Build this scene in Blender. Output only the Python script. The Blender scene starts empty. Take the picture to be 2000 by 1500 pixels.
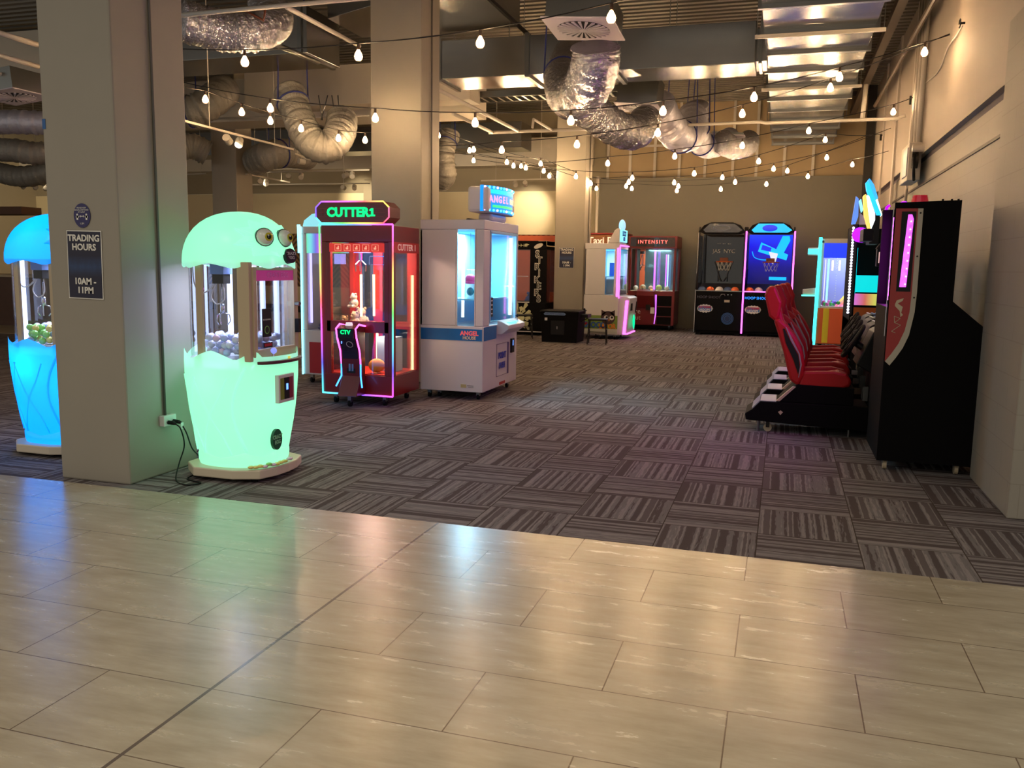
import bpy, math, random
from mathutils import Vector, Matrix
R = math.radians
random.seed(7)
sc = bpy.context.scene
col = sc.collection

# ------------------------------------------------------------------ camera, world, exposure
F_PX = 1688.75; PITCH = .13607; ROLL = .01585; YAW = .30002; CAM_H = 1.3943
_cy, _sy = math.cos(YAW), math.sin(YAW)
FW = Vector((-_sy*math.cos(PITCH), _cy*math.cos(PITCH), -math.sin(PITCH)))
_R = Vector((_cy, _sy, 0)); _U = _R.cross(FW)
RT = _R*math.cos(ROLL) + _U*math.sin(ROLL); UP = _U*math.cos(ROLL) - _R*math.sin(ROLL)
C0 = Vector((0, 0, CAM_H))
cd = bpy.data.cameras.new('camera'); cam = bpy.data.objects.new('camera', cd); col.objects.link(cam)
cd.sensor_fit = 'HORIZONTAL'; cd.sensor_width = 36; cd.lens = 36*F_PX/2000; cd.clip_end = 200; cd.clip_start = .05
m3 = Matrix((RT, UP, -FW)).transposed()
cam.matrix_world = Matrix.Translation(C0) @ m3.to_4x4()
sc.camera = cam
sc.view_settings.view_transform = 'Standard'; sc.view_settings.look = 'None'
sc.view_settings.gamma = 1; sc.view_settings.exposure = 0.0
sc.view_settings.use_curve_mapping = False
sc.cycles.sample_clamp_indirect = 3.0
sc.cycles.use_adaptive_sampling = True; sc.cycles.adaptive_threshold = .025; sc.cycles.max_bounces = 6; sc.cycles.diffuse_bounces = 3; sc.cycles.glossy_bounces = 3; sc.cycles.transparent_max_bounces = 20
w = bpy.data.worlds.new('world'); sc.world = w; w.use_nodes = True
w.node_tree.nodes['Background'].inputs[0].default_value = (1.0, .92, .80, 1)
w.node_tree.nodes['Background'].inputs[1].default_value = .47

def at(u, v, **k):
    """world point seen at pixel (u, v) of the 2000x1500 photograph on the plane x=, y= or z=."""
    (a, c), = k.items(); i = 'xyz'.index(a)
    d = FW*F_PX + RT*(u-1000) - UP*(v-750)
    return C0 + d*((c-C0[i])/d[i])

def area(name, loc, size, power, color, rot=(0, 0, 0), size_y=None, spread=None):
    l = bpy.data.lights.new(name, 'AREA'); l.energy = power; l.color = color; l.size = size
    if size_y: l.shape = 'RECTANGLE'; l.size_y = size_y
    if spread: l.spread = spread
    o = bpy.data.objects.new(name, l); col.objects.link(o); o.location = loc; o.rotation_euler = rot
    return o
def cabin_lamp(parent, x, y, z, power, color, size=.25):
    """flat lamp panel fixed under the roof of a cabinet, shining down"""
    l = bpy.data.lights.new('cabinet_lamp', 'AREA'); l.energy = power; l.color = color; l.size = size
    o = bpy.data.objects.new('cabinet_lamp', l); col.objects.link(o); o.parent = parent; o.location = (x, y, z); return o
# ceiling lamps of the mall walkway over the tiles
for i, (x, y) in enumerate([(-4.5, 1.6), (-1.5, 1.6), (1.5, 1.6), (-4.5, -1.6), (-1.5, -1.6), (1.5, -1.6), (-7.5, .5), (-3.0, -5), (.5, -5)]):
    area('mall_downlight', (x, y, 4.3), .9, 13.5, (1, .87, .68), spread=R(125))

# ------------------------------------------------------------------ materials
MATS = {}
def nt(name):
    m = bpy.data.materials.new(name); m.use_nodes = True
    return m, m.node_tree.nodes, m.node_tree.links
def s2l(c): return tuple((x/255/12.92 if x/255 <= .04045 else ((x/255+.055)/1.055)**2.4) for x in c)
def mat(name, rgb, rough=.5, metal=0, em=None, es=0, spec=.5, noise=0, nscale=8, bump=0, coat=0):
    """rgb in 0-255 sRGB; noise = slight procedural mottling"""
    if name in MATS: return MATS[name]
    m, n, l = nt(name); b = n['Principled BSDF']; c = s2l(rgb)
    b.inputs['Base Color'].default_value = (*c, 1); b.inputs['Roughness'].default_value = rough
    b.inputs['Metallic'].default_value = metal; b.inputs['Specular IOR Level'].default_value = spec
    b.inputs['Coat Weight'].default_value = coat
    if em: b.inputs['Emission Color'].default_value = (*em, 1); b.inputs['Emission Strength'].default_value = es
    if noise or bump:
        tc = n.new('ShaderNodeTexCoord'); nz = n.new('ShaderNodeTexNoise'); nz.inputs['Scale'].default_value = nscale; nz.inputs['Detail'].default_value = 6
        l.new(tc.outputs['Object'], nz.inputs['Vector'])
        if noise:
            mx = n.new('ShaderNodeMix'); mx.data_type = 'RGBA'
            mx.inputs[6].default_value = (*[x*(1-noise) for x in c], 1); mx.inputs[7].default_value = (*[min(1, x*(1+noise)) for x in c], 1)
            l.new(nz.outputs['Fac'], mx.inputs[0]); l.new(mx.outputs[2], b.inputs['Base Color'])
        if bump:
            bp = n.new('ShaderNodeBump'); bp.inputs['Strength'].default_value = bump; bp.inputs['Distance'].default_value = .01
            l.new(nz.outputs['Fac'], bp.inputs['Height']); l.new(bp.outputs['Normal'], b.inputs['Normal'])
    MATS[name] = m; return m
def emis(name, rgb, s):
    """a light emitter; rgb linear"""
    if name in MATS: return MATS[name]
    m, n, l = nt(name); b = n['Principled BSDF']
    b.inputs['Base Color'].default_value = (*[.4*x for x in rgb], 1); b.inputs['Roughness'].default_value = .4
    b.inputs['Emission Color'].default_value = (*rgb, 1); b.inputs['Emission Strength'].default_value = s
    MATS[name] = m; return m
def glass(name='clear_glass', tint=(.93, .95, .97), refl=.08):
    if name in MATS: return MATS[name]
    m, n, l = nt(name); n.remove(n['Principled BSDF'])
    t = n.new('ShaderNodeBsdfTransparent'); t.inputs[0].default_value = (*tint, 1)
    g = n.new('ShaderNodeBsdfGlossy'); g.inputs['Roughness'].default_value = .03
    fr = n.new('ShaderNodeLayerWeight'); fr.inputs['Blend'].default_value = .25
    ad = n.new('ShaderNodeMath'); ad.operation = 'MULTIPLY_ADD'; ad.inputs[1].default_value = .5; ad.inputs[2].default_value = refl*.5
    ms = n.new('ShaderNodeMixShader')
    l.new(fr.outputs['Fresnel'], ad.inputs[0]); l.new(ad.outputs[0], ms.inputs[0])
    l.new(t.outputs[0], ms.inputs[1]); l.new(g.outputs[0], ms.inputs[2]); l.new(ms.outputs[0], n['Material Output'].inputs[0])
    MATS[name] = m; return m
def shell_mat(name, rgb, em, es):
    """thin translucent moulded plastic with lamps behind it"""
    if name in MATS: return MATS[name]
    m, n, l = nt(name); n.remove(n['Principled BSDF']); c = (*rgb, 1)
    d = n.new('ShaderNodeBsdfDiffuse'); d.inputs[0].default_value = c
    t = n.new('ShaderNodeBsdfTranslucent'); t.inputs[0].default_value = c
    g = n.new('ShaderNodeBsdfGlossy'); g.inputs['Roughness'].default_value = .25
    e = n.new('ShaderNodeEmission'); e.inputs[0].default_value = (*em, 1); e.inputs[1].default_value = es  # emission adds an even backlit glow to the plastic itself
    m1 = n.new('ShaderNodeMixShader'); m1.inputs[0].default_value = .6
    m2 = n.new('ShaderNodeMixShader'); m2.inputs[0].default_value = .05; a = n.new('ShaderNodeAddShader')
    l.new(d.outputs[0], m1.inputs[1]); l.new(t.outputs[0], m1.inputs[2]); l.new(m1.outputs[0], m2.inputs[1]); l.new(g.outputs[0], m2.inputs[2])
    l.new(m2.outputs[0], a.inputs[0]); l.new(e.outputs[0], a.inputs[1]); l.new(a.outputs[0], n['Material Output'].inputs[0])
    MATS[name] = m; return m
def rainbow(name, axis, scale, off, s):
    """addressable LED strip whose colour runs through the spectrum"""
    m, n, l = nt(name); b = n['Principled BSDF']
    tc = n.new('ShaderNodeTexCoord'); sp = n.new('ShaderNodeSeparateXYZ'); l.new(tc.outputs['Object'], sp.inputs[0])
    ma = n.new('ShaderNodeMath'); ma.operation = 'MULTIPLY_ADD'; ma.inputs[1].default_value = scale; ma.inputs[2].default_value = off
    l.new(sp.outputs[axis], ma.inputs[0]); wr = n.new('ShaderNodeMath'); wr.operation = 'FRACT'; l.new(ma.outputs[0], wr.inputs[0])
    hs = n.new('ShaderNodeCombineColor'); hs.mode = 'HSV'; hs.inputs[1].default_value = .92; hs.inputs[2].default_value = 1
    l.new(wr.outputs[0], hs.inputs[0]); l.new(hs.outputs[0], b.inputs['Emission Color']); b.inputs['Emission Strength'].default_value = s
    b.inputs['Base Color'].default_value = (.5, .5, .5, 1)
    return m
def mth(n, l, op, a, b=None, c=None):
    x = n.new('ShaderNodeMath'); x.operation = op
    for i, v in enumerate((a, b, c)):
        if v is None: continue
        if isinstance(v, (int, float)): x.inputs[i].default_value = v
        else: l.new(v, x.inputs[i])
    return x.outputs[0]
def ramp(n, l, fac, stops, const=False):
    r = n.new('ShaderNodeValToRGB'); e = r.color_ramp
    if const: e.interpolation = 'CONSTANT'
    while len(e.elements) < len(stops): e.elements.new(.5)
    for k, (p, c) in enumerate(stops): e.elements[k].position = p; e.elements[k].color = (*s2l(c), 1)
    l.new(fac, r.inputs[0]); return r.outputs[0]

def carpet_mat():
    m, n, l = nt('carpet_tiles'); b = n['Principled BSDF']
    g = n.new('ShaderNodeNewGeometry'); sp = n.new('ShaderNodeSeparateXYZ'); l.new(g.outputs['Position'], sp.inputs[0])
    X = mth(n, l, 'MULTIPLY_ADD', sp.outputs[0], 2.0, 2*.0566+200); Y = mth(n, l, 'MULTIPLY_ADD', sp.outputs[1], 2.0, -2*5.156+200)
    ix, iy = mth(n, l, 'FLOOR', X), mth(n, l, 'FLOOR', Y)
    fx, fy = mth(n, l, 'FRACT', X), mth(n, l, 'FRACT', Y)
    par = mth(n, l, 'MODULO', mth(n, l, 'ADD', ix, iy), 2.0)          # odd: stripes run into depth
    inv = mth(n, l, 'SUBTRACT', 1.0, par)
    u = mth(n, l, 'ADD', mth(n, l, 'MULTIPLY', fx, par), mth(n, l, 'MULTIPLY', fy, inv))
    v = mth(n, l, 'ADD', mth(n, l, 'MULTIPLY', fy, par), mth(n, l, 'MULTIPLY', fx, inv))
    tid = mth(n, l, 'ADD', mth(n, l, 'MULTIPLY', ix, 3.7), mth(n, l, 'MULTIPLY', iy, 9.1))
    nz = n.new('ShaderNodeTexNoise'); nz.noise_dimensions = '1D'; nz.inputs['Scale'].default_value = 1; nz.inputs['Detail'].default_value = 1.2
    l.new(mth(n, l, 'ADD', mth(n, l, 'MULTIPLY', u, 8.5), mth(n, l, 'MULTIPLY', tid, 4.3)), nz.inputs['W'])
    cb = n.new('ShaderNodeCombineXYZ'); l.new(mth(n, l, 'MULTIPLY', u, 60.0), cb.inputs[0]); l.new(mth(n, l, 'MULTIPLY', v, 5.0), cb.inputs[1]); l.new(tid, cb.inputs[2])
    n2 = n.new('ShaderNodeTexNoise'); n2.inputs['Scale'].default_value = 1; n2.inputs['Detail'].default_value = 3; l.new(cb.outputs[0], n2.inputs['Vector'])
    f = mth(n, l, 'ADD', nz.outputs['Fac'], mth(n, l, 'MULTIPLY', mth(n, l, 'SUBTRACT', n2.outputs['Fac'], .5), .22))
    c = ramp(n, l, f, [(0, (78, 69, 68)), (.44, (82, 73, 72)), (.455, (114, 108, 108)), (.52, (118, 112, 112)), (.535, (138, 132, 130)), (.60, (132, 126, 124)), (.63, (94, 86, 85))])
    edge = mth(n, l, 'MINIMUM', mth(n, l, 'MINIMUM', fx, fy), mth(n, l, 'MINIMUM', mth(n, l, 'SUBTRACT', 1.0, fx), mth(n, l, 'SUBTRACT', 1.0, fy)))
    em_ = mth(n, l, 'GREATER_THAN', edge, .006)
    mx = n.new('ShaderNodeMix'); mx.data_type = 'RGBA'; mx.inputs[6].default_value = (*s2l((66, 56, 50)), 1); l.new(c, mx.inputs[7]); l.new(em_, mx.inputs[0])
    l.new(mx.outputs[2], b.inputs['Base Color'])
    b.inputs['Roughness'].default_value = .9; b.inputs['Specular IOR Level'].default_value = .15
    n3 = n.new('ShaderNodeTexNoise'); n3.inputs['Scale'].default_value = 260; l.new(g.outputs['Position'], n3.inputs['Vector'])
    bp = n.new('ShaderNodeBump'); bp.inputs['Strength'].default_value = .35; bp.inputs['Distance'].default_value = .006
    l.new(n3.outputs['Fac'], bp.inputs['Height']); l.new(bp.outputs['Normal'], b.inputs['Normal'])
    return m
def tile_mat():
    m, n, l = nt('stone_tiles'); b = n['Principled BSDF']
    g = n.new('ShaderNodeNewGeometry'); sp = n.new('ShaderNodeSeparateXYZ'); l.new(g.outputs['Position'], sp.inputs[0])
    TL = .81256; TX, TY = -.905, 4.29857
    ry = mth(n, l, 'MULTIPLY_ADD', sp.outputs[1], -2/TL, 2*TY/TL)          # row coordinate, 1..2 = second row
    row = mth(n, l, 'FLOOR', mth(n, l, 'MAXIMUM', ry, 0.0)); fr = mth(n, l, 'FRACT', mth(n, l, 'ADD', ry, 50.0))
    par = mth(n, l, 'MODULO', row, 2.0)
    rx = mth(n, l, 'ADD', mth(n, l, 'MULTIPLY_ADD', sp.outputs[0], 1/TL, -TX/TL+100), mth(n, l, 'MULTIPLY', par, .5))
    fx = mth(n, l, 'FRACT', rx); ixx = mth(n, l, 'FLOOR', rx)
    def near(f, wd): return mth(n, l, 'LESS_THAN', mth(n, l, 'MINIMUM', f, mth(n, l, 'SUBTRACT', 1.0, f)), wd)
    joint = mth(n, l, 'MAXIMUM', near(fr, .0055), near(fx, .0028))
    ex = mth(n, l, 'LESS_THAN', mth(n, l, 'ABSOLUTE', mth(n, l, 'ADD', sp.outputs[0], .905+TL)), .0065)
    cb = n.new('ShaderNodeCombineXYZ'); l.new(mth(n, l, 'MULTIPLY', sp.outputs[0], 1.6), cb.inputs[0]); l.new(mth(n, l, 'MULTIPLY', sp.outputs[1], 7.0), cb.inputs[1])
    l.new(mth(n, l, 'ADD', mth(n, l, 'MULTIPLY', row, 5.3), mth(n, l, 'MULTIPLY', ixx, 2.1)), cb.inputs[2])
    nz = n.new('ShaderNodeTexNoise'); nz.inputs['Scale'].default_value = 2.2; nz.inputs['Detail'].default_value = 9; nz.inputs['Roughness'].default_value = .62
    l.new(cb.outputs[0], nz.inputs['Vector'])
    c = ramp(n, l, nz.outputs['Fac'], [(.3, (160, 149, 126)), (.5, (175, 164, 141)), (.72, (189, 179, 156))])
    def mixc(a, fac, rgb):
        mx = n.new('ShaderNodeMix'); mx.data_type = 'RGBA'; l.new(a, mx.inputs[6]); mx.inputs[7].default_value = (*s2l(rgb), 1); l.new(fac, mx.inputs[0]); return mx.outputs[2]
    c = mixc(mixc(c, joint, (108, 92, 74)), ex, (98, 86, 76))
    l.new(c, b.inputs['Base Color'])
    l.new(mth(n, l, 'MULTIPLY_ADD', nz.outputs['Fac'], .12, .20), b.inputs['Roughness'])
    b.inputs['Specular IOR Level'].default_value = .75; b.inputs['IOR'].default_value = 1.75
    bp = n.new('ShaderNodeBump'); bp.inputs['Strength'].default_value = .5; bp.inputs['Distance'].default_value = .002; bp.invert = True
    l.new(mth(n, l, 'MAXIMUM', joint, ex), bp.inputs['Height']); l.new(bp.outputs['Normal'], b.inputs['Normal'])
    return m
def block_mat():
    m, n, l = nt('painted_blockwork'); b = n['Principled BSDF']
    g = n.new('ShaderNodeNewGeometry'); sp = n.new('ShaderNodeSeparateXYZ'); l.new(g.outputs['Position'], sp.inputs[0])
    z = mth(n, l, 'MULTIPLY', sp.outputs[2], 5.0); fz = mth(n, l, 'FRACT', z); par = mth(n, l, 'MODULO', mth(n, l, 'FLOOR', z), 2.0)
    q = mth(n, l, 'ADD', mth(n, l, 'MULTIPLY_ADD', mth(n, l, 'ADD', sp.outputs[0], sp.outputs[1]), 2.5, 50.0), mth(n, l, 'MULTIPLY', par, .5))
    fq = mth(n, l, 'FRACT', q)
    j = mth(n, l, 'MAXIMUM', mth(n, l, 'LESS_THAN', fz, .03), mth(n, l, 'LESS_THAN', fq, .012))
    mx = n.new('ShaderNodeMix'); mx.data_type = 'RGBA'; mx.inputs[6].default_value = (*s2l((160, 152, 138)), 1); mx.inputs[7].default_value = (*s2l((149, 141, 127)), 1)
    l.new(j, mx.inputs[0]); l.new(mx.outputs[2], b.inputs['Base Color']); b.inputs['Roughness'].default_value = .6
    nz = n.new('ShaderNodeTexNoise'); nz.inputs['Scale'].default_value = 60; l.new(g.outputs['Position'], nz.inputs['Vector'])
    h = mth(n, l, 'SUBTRACT', mth(n, l, 'MULTIPLY', nz.outputs['Fac'], .4), j)
    bp = n.new('ShaderNodeBump'); bp.inputs['Strength'].default_value = .35; bp.inputs['Distance'].default_value = .004
    l.new(h, bp.inputs['Height']); l.new(bp.outputs['Normal'], b.inputs['Normal'])
    return m
def foil_mat(name, rgb, rough, bump, sc_=22, me=.85):
    """crinkled aluminium sleeve"""
    m, n, l = nt(name); b = n['Principled BSDF']
    b.inputs['Base Color'].default_value = (*s2l(rgb), 1); b.inputs['Metallic'].default_value = me; b.inputs['Roughness'].default_value = rough
    tc = n.new('ShaderNodeTexCoord'); nz = n.new('ShaderNodeTexNoise'); nz.inputs['Scale'].default_value = sc_; nz.inputs['Detail'].default_value = 5; nz.inputs['Distortion'].default_value = 1.2
    l.new(tc.outputs['Object'], nz.inputs['Vector'])
    bp = n.new('ShaderNodeBump'); bp.inputs['Strength'].default_value = bump; bp.inputs['Distance'].default_value = .03
    l.new(nz.outputs['Fac'], bp.inputs['Height']); l.new(bp.outputs['Normal'], b.inputs['Normal'])
    return m
def mural_mat():
    """brown geometric zigzag panels"""
    m, n, l = nt('geometric_mural'); b = n['Principled BSDF']
    g = n.new('ShaderNodeNewGeometry'); sp = n.new('ShaderNodeSeparateXYZ'); l.new(g.outputs['Position'], sp.inputs[0])
    X, Z = sp.outputs[0], sp.outputs[2]
    t = mth(n, l, 'ABSOLUTE', mth(n, l, 'SUBTRACT', mth(n, l, 'FRACT', mth(n, l, 'MULTIPLY_ADD', X, 1.5, 60.0)), .5))
    s = mth(n, l, 'FRACT', mth(n, l, 'MULTIPLY_ADD', mth(n, l, 'ADD', Z, mth(n, l, 'MULTIPLY', t, .7)), 7.0, 20.0))
    c = ramp(n, l, s, [(0, (150, 112, 66)), (.5, (72, 50, 34))], True)
    l.new(c, b.inputs['Base Color']); b.inputs['Roughness'].default_value = .6
    return m

M_GREY = mat('column_paint', (150, 143, 130), .55, noise=.05, nscale=3, bump=.05)
M_PLASTER = mat('plaster', (178, 166, 152), .7, noise=.04, nscale=2)
M_BLACK = mat('black_laminate', (12, 11, 12), .7, spec=.10)
M_BLK2 = mat('black_plastic', (10, 10, 11), .45, spec=.3)
M_WHITE = mat('white_enamel', (214, 210, 208), .35, coat=.2)
M_PIPE = mat('white_pipe_paint', (200, 192, 180), .5)
M_STEEL = mat('galvanised_steel', (150, 152, 150), .28, 1, noise=.1, nscale=3)
M_DUCT = mat('duct_sheet', (172, 172, 170), .25, 1, noise=.08, nscale=1.5)
M_CHROME = mat('chrome', (210, 210, 215), .15, 1)
M_RED = mat('red_gloss_metal', (128, 8, 14), .35, coat=.25)
M_RED2 = mat('red_vinyl', (164, 24, 20), .5, spec=.3)
M_CREAM = mat('cream_post', (190, 172, 142), .5)
M_DARK = mat('dark_steel', (40, 38, 36), .5, .6)
M_RUB = mat('rubber', (16, 16, 18), .8, spec=.2)
M_GLASS = glass()
M_GLASSD = glass('smoked_glass', (.55, .58, .66), .15)

# ------------------------------------------------------------------ geometry helpers
class G:
    def __init__(s): s.v = []; s.f = []; s.mi = []; s.m = []
    def mid(s, m):
        if m not in s.m: s.m.append(m)
        return s.m.index(m)
    def add(s, v, f, m):
        o = len(s.v); s.v += [tuple(p) for p in v]; k = s.mid(m)
        for q in f: s.f.append([i+o for i in q]); s.mi.append(k)
        return s
    def box(s, x0, x1, y0, y1, z0, z1, m):
        v = [(x, y, z) for z in (z0, z1) for y in (y0, y1) for x in (x0, x1)]
        return s.add(v, [(0, 2, 3, 1), (4, 5, 7, 6), (0, 1, 5, 4), (2, 6, 7, 3), (0, 4, 6, 2), (1, 3, 7, 5)], m)
    def prism(s, pts, axis, a, b, m):
        """polygon extruded along axis; pts are the two other coordinates in x,y,z order"""
        def P(p, t):
            return {'x': (t, p[0], p[1]), 'y': (p[0], t, p[1]), 'z': (p[0], p[1], t)}[axis]
        n = len(pts); v = [P(p, a) for p in pts] + [P(p, b) for p in pts]
        ar = sum(pts[i][0]*pts[(i+1) % n][1]-pts[(i+1) % n][0]*pts[i][1] for i in range(n))
        flip = (ar > 0) ^ (axis == 'y') ^ (b < a)
        f = [list(range(n))[::-1], list(range(n, 2*n))] + [(i, (i+1) % n, n+(i+1) % n, n+i) for i in range(n)]
        if not flip: f = [list(q)[::-1] for q in f]
        return s.add(v, f, m)
    def tube(s, pts, r, m, seg=10, cap=True, closed=False):
        pts = [Vector(p) for p in pts]; n = len(pts); rr = r if isinstance(r, (list, tuple)) else [r]*n
        v = []; f = []; u = None
        for i, p in enumerate(pts):
            a = pts[(i+1) % n] if (closed or i < n-1) else p
            b = pts[i-1] if (closed or i > 0) else p
            d = (a-b).normalized()
            if u is None:
                u = d.cross(Vector((0, 0, 1)) if abs(d.z) < .9 else Vector((1, 0, 0))).normalized()
            else: u = (u - d*u.dot(d)).normalized()
            w_ = d.cross(u)
            for k in range(seg):
                t = 2*math.pi*k/seg; v.append(p + u*math.cos(t)*rr[i] + w_*math.sin(t)*rr[i])
        for i in range(n if closed else n-1):
            j = (i+1) % n
            for k in range(seg): f.append((i*seg+k, i*seg+(k+1) % seg, j*seg+(k+1) % seg, j*seg+k))
        if cap and not closed: f.append(list(range(seg))[::-1]); f.append(list(range((n-1)*seg, n*seg)))
        return s.add(v, f, m)
    def cyl(s, a, b, r, m, seg=20, r2=None): return s.tube([a, b], [r, r if r2 is None else r2], m, seg)
    def sph(s, c, r, m, seg=16, rings=10, sx=1, sy=1, sz=1):
        v = [(c[0], c[1], c[2]-r*sz)]; f = []
        for i in range(1, rings):
            p = math.pi*i/rings - math.pi/2
            for k in range(seg):
                t = 2*math.pi*k/seg; v.append((c[0]+r*sx*math.cos(p)*math.cos(t), c[1]+r*sy*math.cos(p)*math.sin(t), c[2]+r*sz*math.sin(p)))
        v.append((c[0], c[1], c[2]+r*sz))
        for k in range(seg):
            f.append((0, 1+(k+1) % seg, 1+k)); f.append((len(v)-1, len(v)-1-seg+k, len(v)-1-seg+(k+1) % seg))
        for i in range(rings-2):
            for k in range(seg):
                a = 1+i*seg; b = a+seg; f.append((a+k, a+(k+1) % seg, b+(k+1) % seg, b+k))
        return s.add(v, f, m)
    def loft(s, rings, m, cap0=False, cap1=False):
        n = len(rings[0]); v = [p for r in rings for p in r]; f = []
        for i in range(len(rings)-1):
            for k in range(n): f.append((i*n+k, i*n+(k+1) % n, (i+1)*n+(k+1) % n, (i+1)*n+k))
        if cap0: f.append(list(range(n))[::-1])
        if cap1: f.append(list(range((len(rings)-1)*n, len(rings)*n)))
        return s.add(v, f, m)
    def quad(s, a, b, c, d, m): return s.add([a, b, c, d], [(0, 1, 2, 3)], m)

def obj(name, g, parent=None, bevel=0, smooth=False, mat_=None, solid=0):
    me = bpy.data.meshes.new(name); me.from_pydata(g.v, [], g.f)
    for m in g.m: me.materials.append(m)
    me.polygons.foreach_set('material_index', g.mi)
    if smooth: me.polygons.foreach_set('use_smooth', [True]*len(me.polygons))
    me.update()
    o = bpy.data.objects.new(name, me); col.objects.link(o); o.parent = parent
    if solid:
        sd = o.modifiers.new('thick', 'SOLIDIFY'); sd.thickness = solid
    if bevel:
        b = o.modifiers.new('bevel', 'BEVEL'); b.width = bevel; b.segments = 2; b.limit_method = 'ANGLE'; b.angle_limit = R(40)
    if smooth and smooth == 2:
        pass
    return o
def tag(o, label=None, cat=None, group=None, kind=None):
    for k, v in (('label', label), ('category', cat), ('group', group), ('kind', kind)):
        if v: o[k] = v
    return o
def thing(name, label, cat, loc=(0, 0, 0), rz=0, group=None):
    o = bpy.data.objects.new(name, None); col.objects.link(o); o.location = loc; o.rotation_euler = (0, 0, rz)
    o.empty_display_size = .1
    return tag(o, label, cat, group)
def struct(name, g, **k):
    o = obj(name, g, **k); o['kind'] = 'structure'; return o
def smart(o, ang=40):
    """smooth shading with sharp creases kept"""
    me = o.data
    me.polygons.foreach_set('use_smooth', [True]*len(me.polygons))
    try: me.set_sharp_from_angle(angle=R(ang))
    except Exception: pass
    return o
TEXTS = []
ROT = {'-y': (R(90), 0, 0), '+x': (R(90), 0, R(90)), '-x': (R(90), 0, R(-90)), '+y': (R(90), 0, R(180))}
def txt(s, parent, loc, face, size, m, ext=.002, name='lettering', bold=.0, spin=0, xs=1, sp=1):
    c = bpy.data.curves.new(name, 'FONT'); c.body = s; c.size = size; c.align_x = 'CENTER'; c.align_y = 'CENTER'; c.extrude = ext
    c.offset = bold*size; c.space_character = sp; c.materials.append(m); c.resolution_u = 3
    o = bpy.data.objects.new(name, c); col.objects.link(o); o.parent = parent; o.location = loc; TEXTS.append(o)
    r = ROT[face] if isinstance(face, str) else face
    if spin:
        o.rotation_mode = 'QUATERNION'
        from mathutils import Euler, Quaternion
        o.rotation_quaternion = Euler(r).to_quaternion() @ Quaternion((0, 0, 1), spin)
    else: o.rotation_euler = r
    o.scale = (xs, 1, 1)
    return o
def copy_tree(o, parent=None):
    c = o.copy(); col.objects.link(c); c.parent = parent
    for ch in list(o.children): copy_tree(ch, c)
    return c
def caster(parent, x, y, h=.09, r=.035, m=None, name='caster'):
    g = G(); g.cyl((x-.012, y, r), (x+.012, y, r), r, m or M_RUB, 16); g.box(x-.018, x+.018, y-.02, y+.02, r+.01, h, M_STEEL)
    return obj(name, g, parent)
ORD = ['first', 'second', 'third', 'fourth', 'fifth', 'sixth', 'seventh', 'eighth', 'ninth', 'tenth', 'eleventh', 'twelfth']

# ------------------------------------------------------------------ the room
BY = 4.235      # where tiles meet carpet
struct('floor_tiled', G().box(-14, 9, -9, BY, -.1, .003, tile_mat()))
struct('floor', G().box(-22, 3, BY, 21.6, -.1, 0, carpet_mat()))
struct('floor_hall', G().box(-22, -6.6, 12.5, 21.5, -.05, .004, mat('hall_vinyl', (176, 164, 138), .35, noise=.05)))
CZ = 5.25
g = G(); M_DECK = mat('ribbed_deck', (118, 112, 102), .45, .4)
prof = []; y = 3.0
while y < 21.6: prof += [(y, CZ), (y+.09, CZ), (y+.11, CZ+.05), (y+.17, CZ+.05)]; y += .19
v = [(x, a, b) for x in (-22, 3) for a, b in prof]; n_ = len(prof)
g.add(v, [(i, i+1, n_+i+1, n_+i) for i in range(n_-1)], M_DECK)
struct('ceiling', g)
MB = block_mat()
g = G(); g.box(1.3, 4.2, 5.45, 6.5, 0, 3.0, MB); struct('wall_return', g, bevel=.006)
g = G(); g.box(1.75, 2.1, 6.5, 21.6, 0, 2.9, MB); struct('wall_right', g)
g = G(); g.box(1.68, 2.1, 3.0, 21.6, 2.96, CZ+.1, M_PLASTER); g.box(1.75, 2.1, 6.5, 21.6, 2.9, 2.96, mat('painted_overhang_shade', (84, 76, 84), .7)); struct('wall_right_upper', g)  # dark strip paints the shade under the plaster overhang
g = G(); g.box(1.735, 1.75, 6.5, 21.5, 2.57, 2.6, mat('groove_dark', (90, 78, 70), .6)); struct('trim_1', g)
g = G(); g.box(-4.3, 1.75, 20.5, 20.6, 0, 3.45, mat('partition_paint', (98, 94, 82), .6, noise=.04, nscale=2)); struct('wall_back', g)
M_HALL = mat('hall_upper_paint', (158, 146, 122), .7); M_CRM = mat('hall_cream_panel', (222, 206, 168), .6)
g = G(); g.box(-22, 2.1, 21.5, 21.7, 3.28, CZ+.1, M_HALL)
g.box(-22, 2.1, 21.5, 21.7, 0, 2.18, mural_mat()); struct('wall_back_upper', g)
g = G()
for x0, x1 in ((-22, -14.9), (-14.7, -10.9), (-8.75, -5.0), (-4.98, -4.0)): g.box(x0, x1, 21.45, 21.5, 2.18, 3.27, M_CRM)
g.box(-10.9, -8.75, 21.45, 21.5, 2.18, 3.6, M_HALL); g.box(-22, -7, 21.44, 21.5, .22, .72, M_CRM)
M_ORANGE = mat('orange_panel', (206, 92, 48), .5, noise=.12, nscale=6)
g.box(-8.75, -4.0, 21.44, 21.5, .25, 2.16, M_ORANGE); g.box(-18.4, -15.4, 21.44, 21.5, 1.2, 2.16, M_ORANGE)
struct('wall_back_panels', g)
struct('baseboard_back', G().box(-22, -4.3, 21.42, 21.5, 0, .2, mat('base_dark', (46, 40, 38), .5)))
struct('wall_left', G().box(-22.2, -22, 8, 21.6, 0, CZ, M_HALL))
g = G(); g.box(-4.32, -4.26, 20.42, 20.62, 0, 3.5, M_PIPE); struct('trim_2', g)
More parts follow.
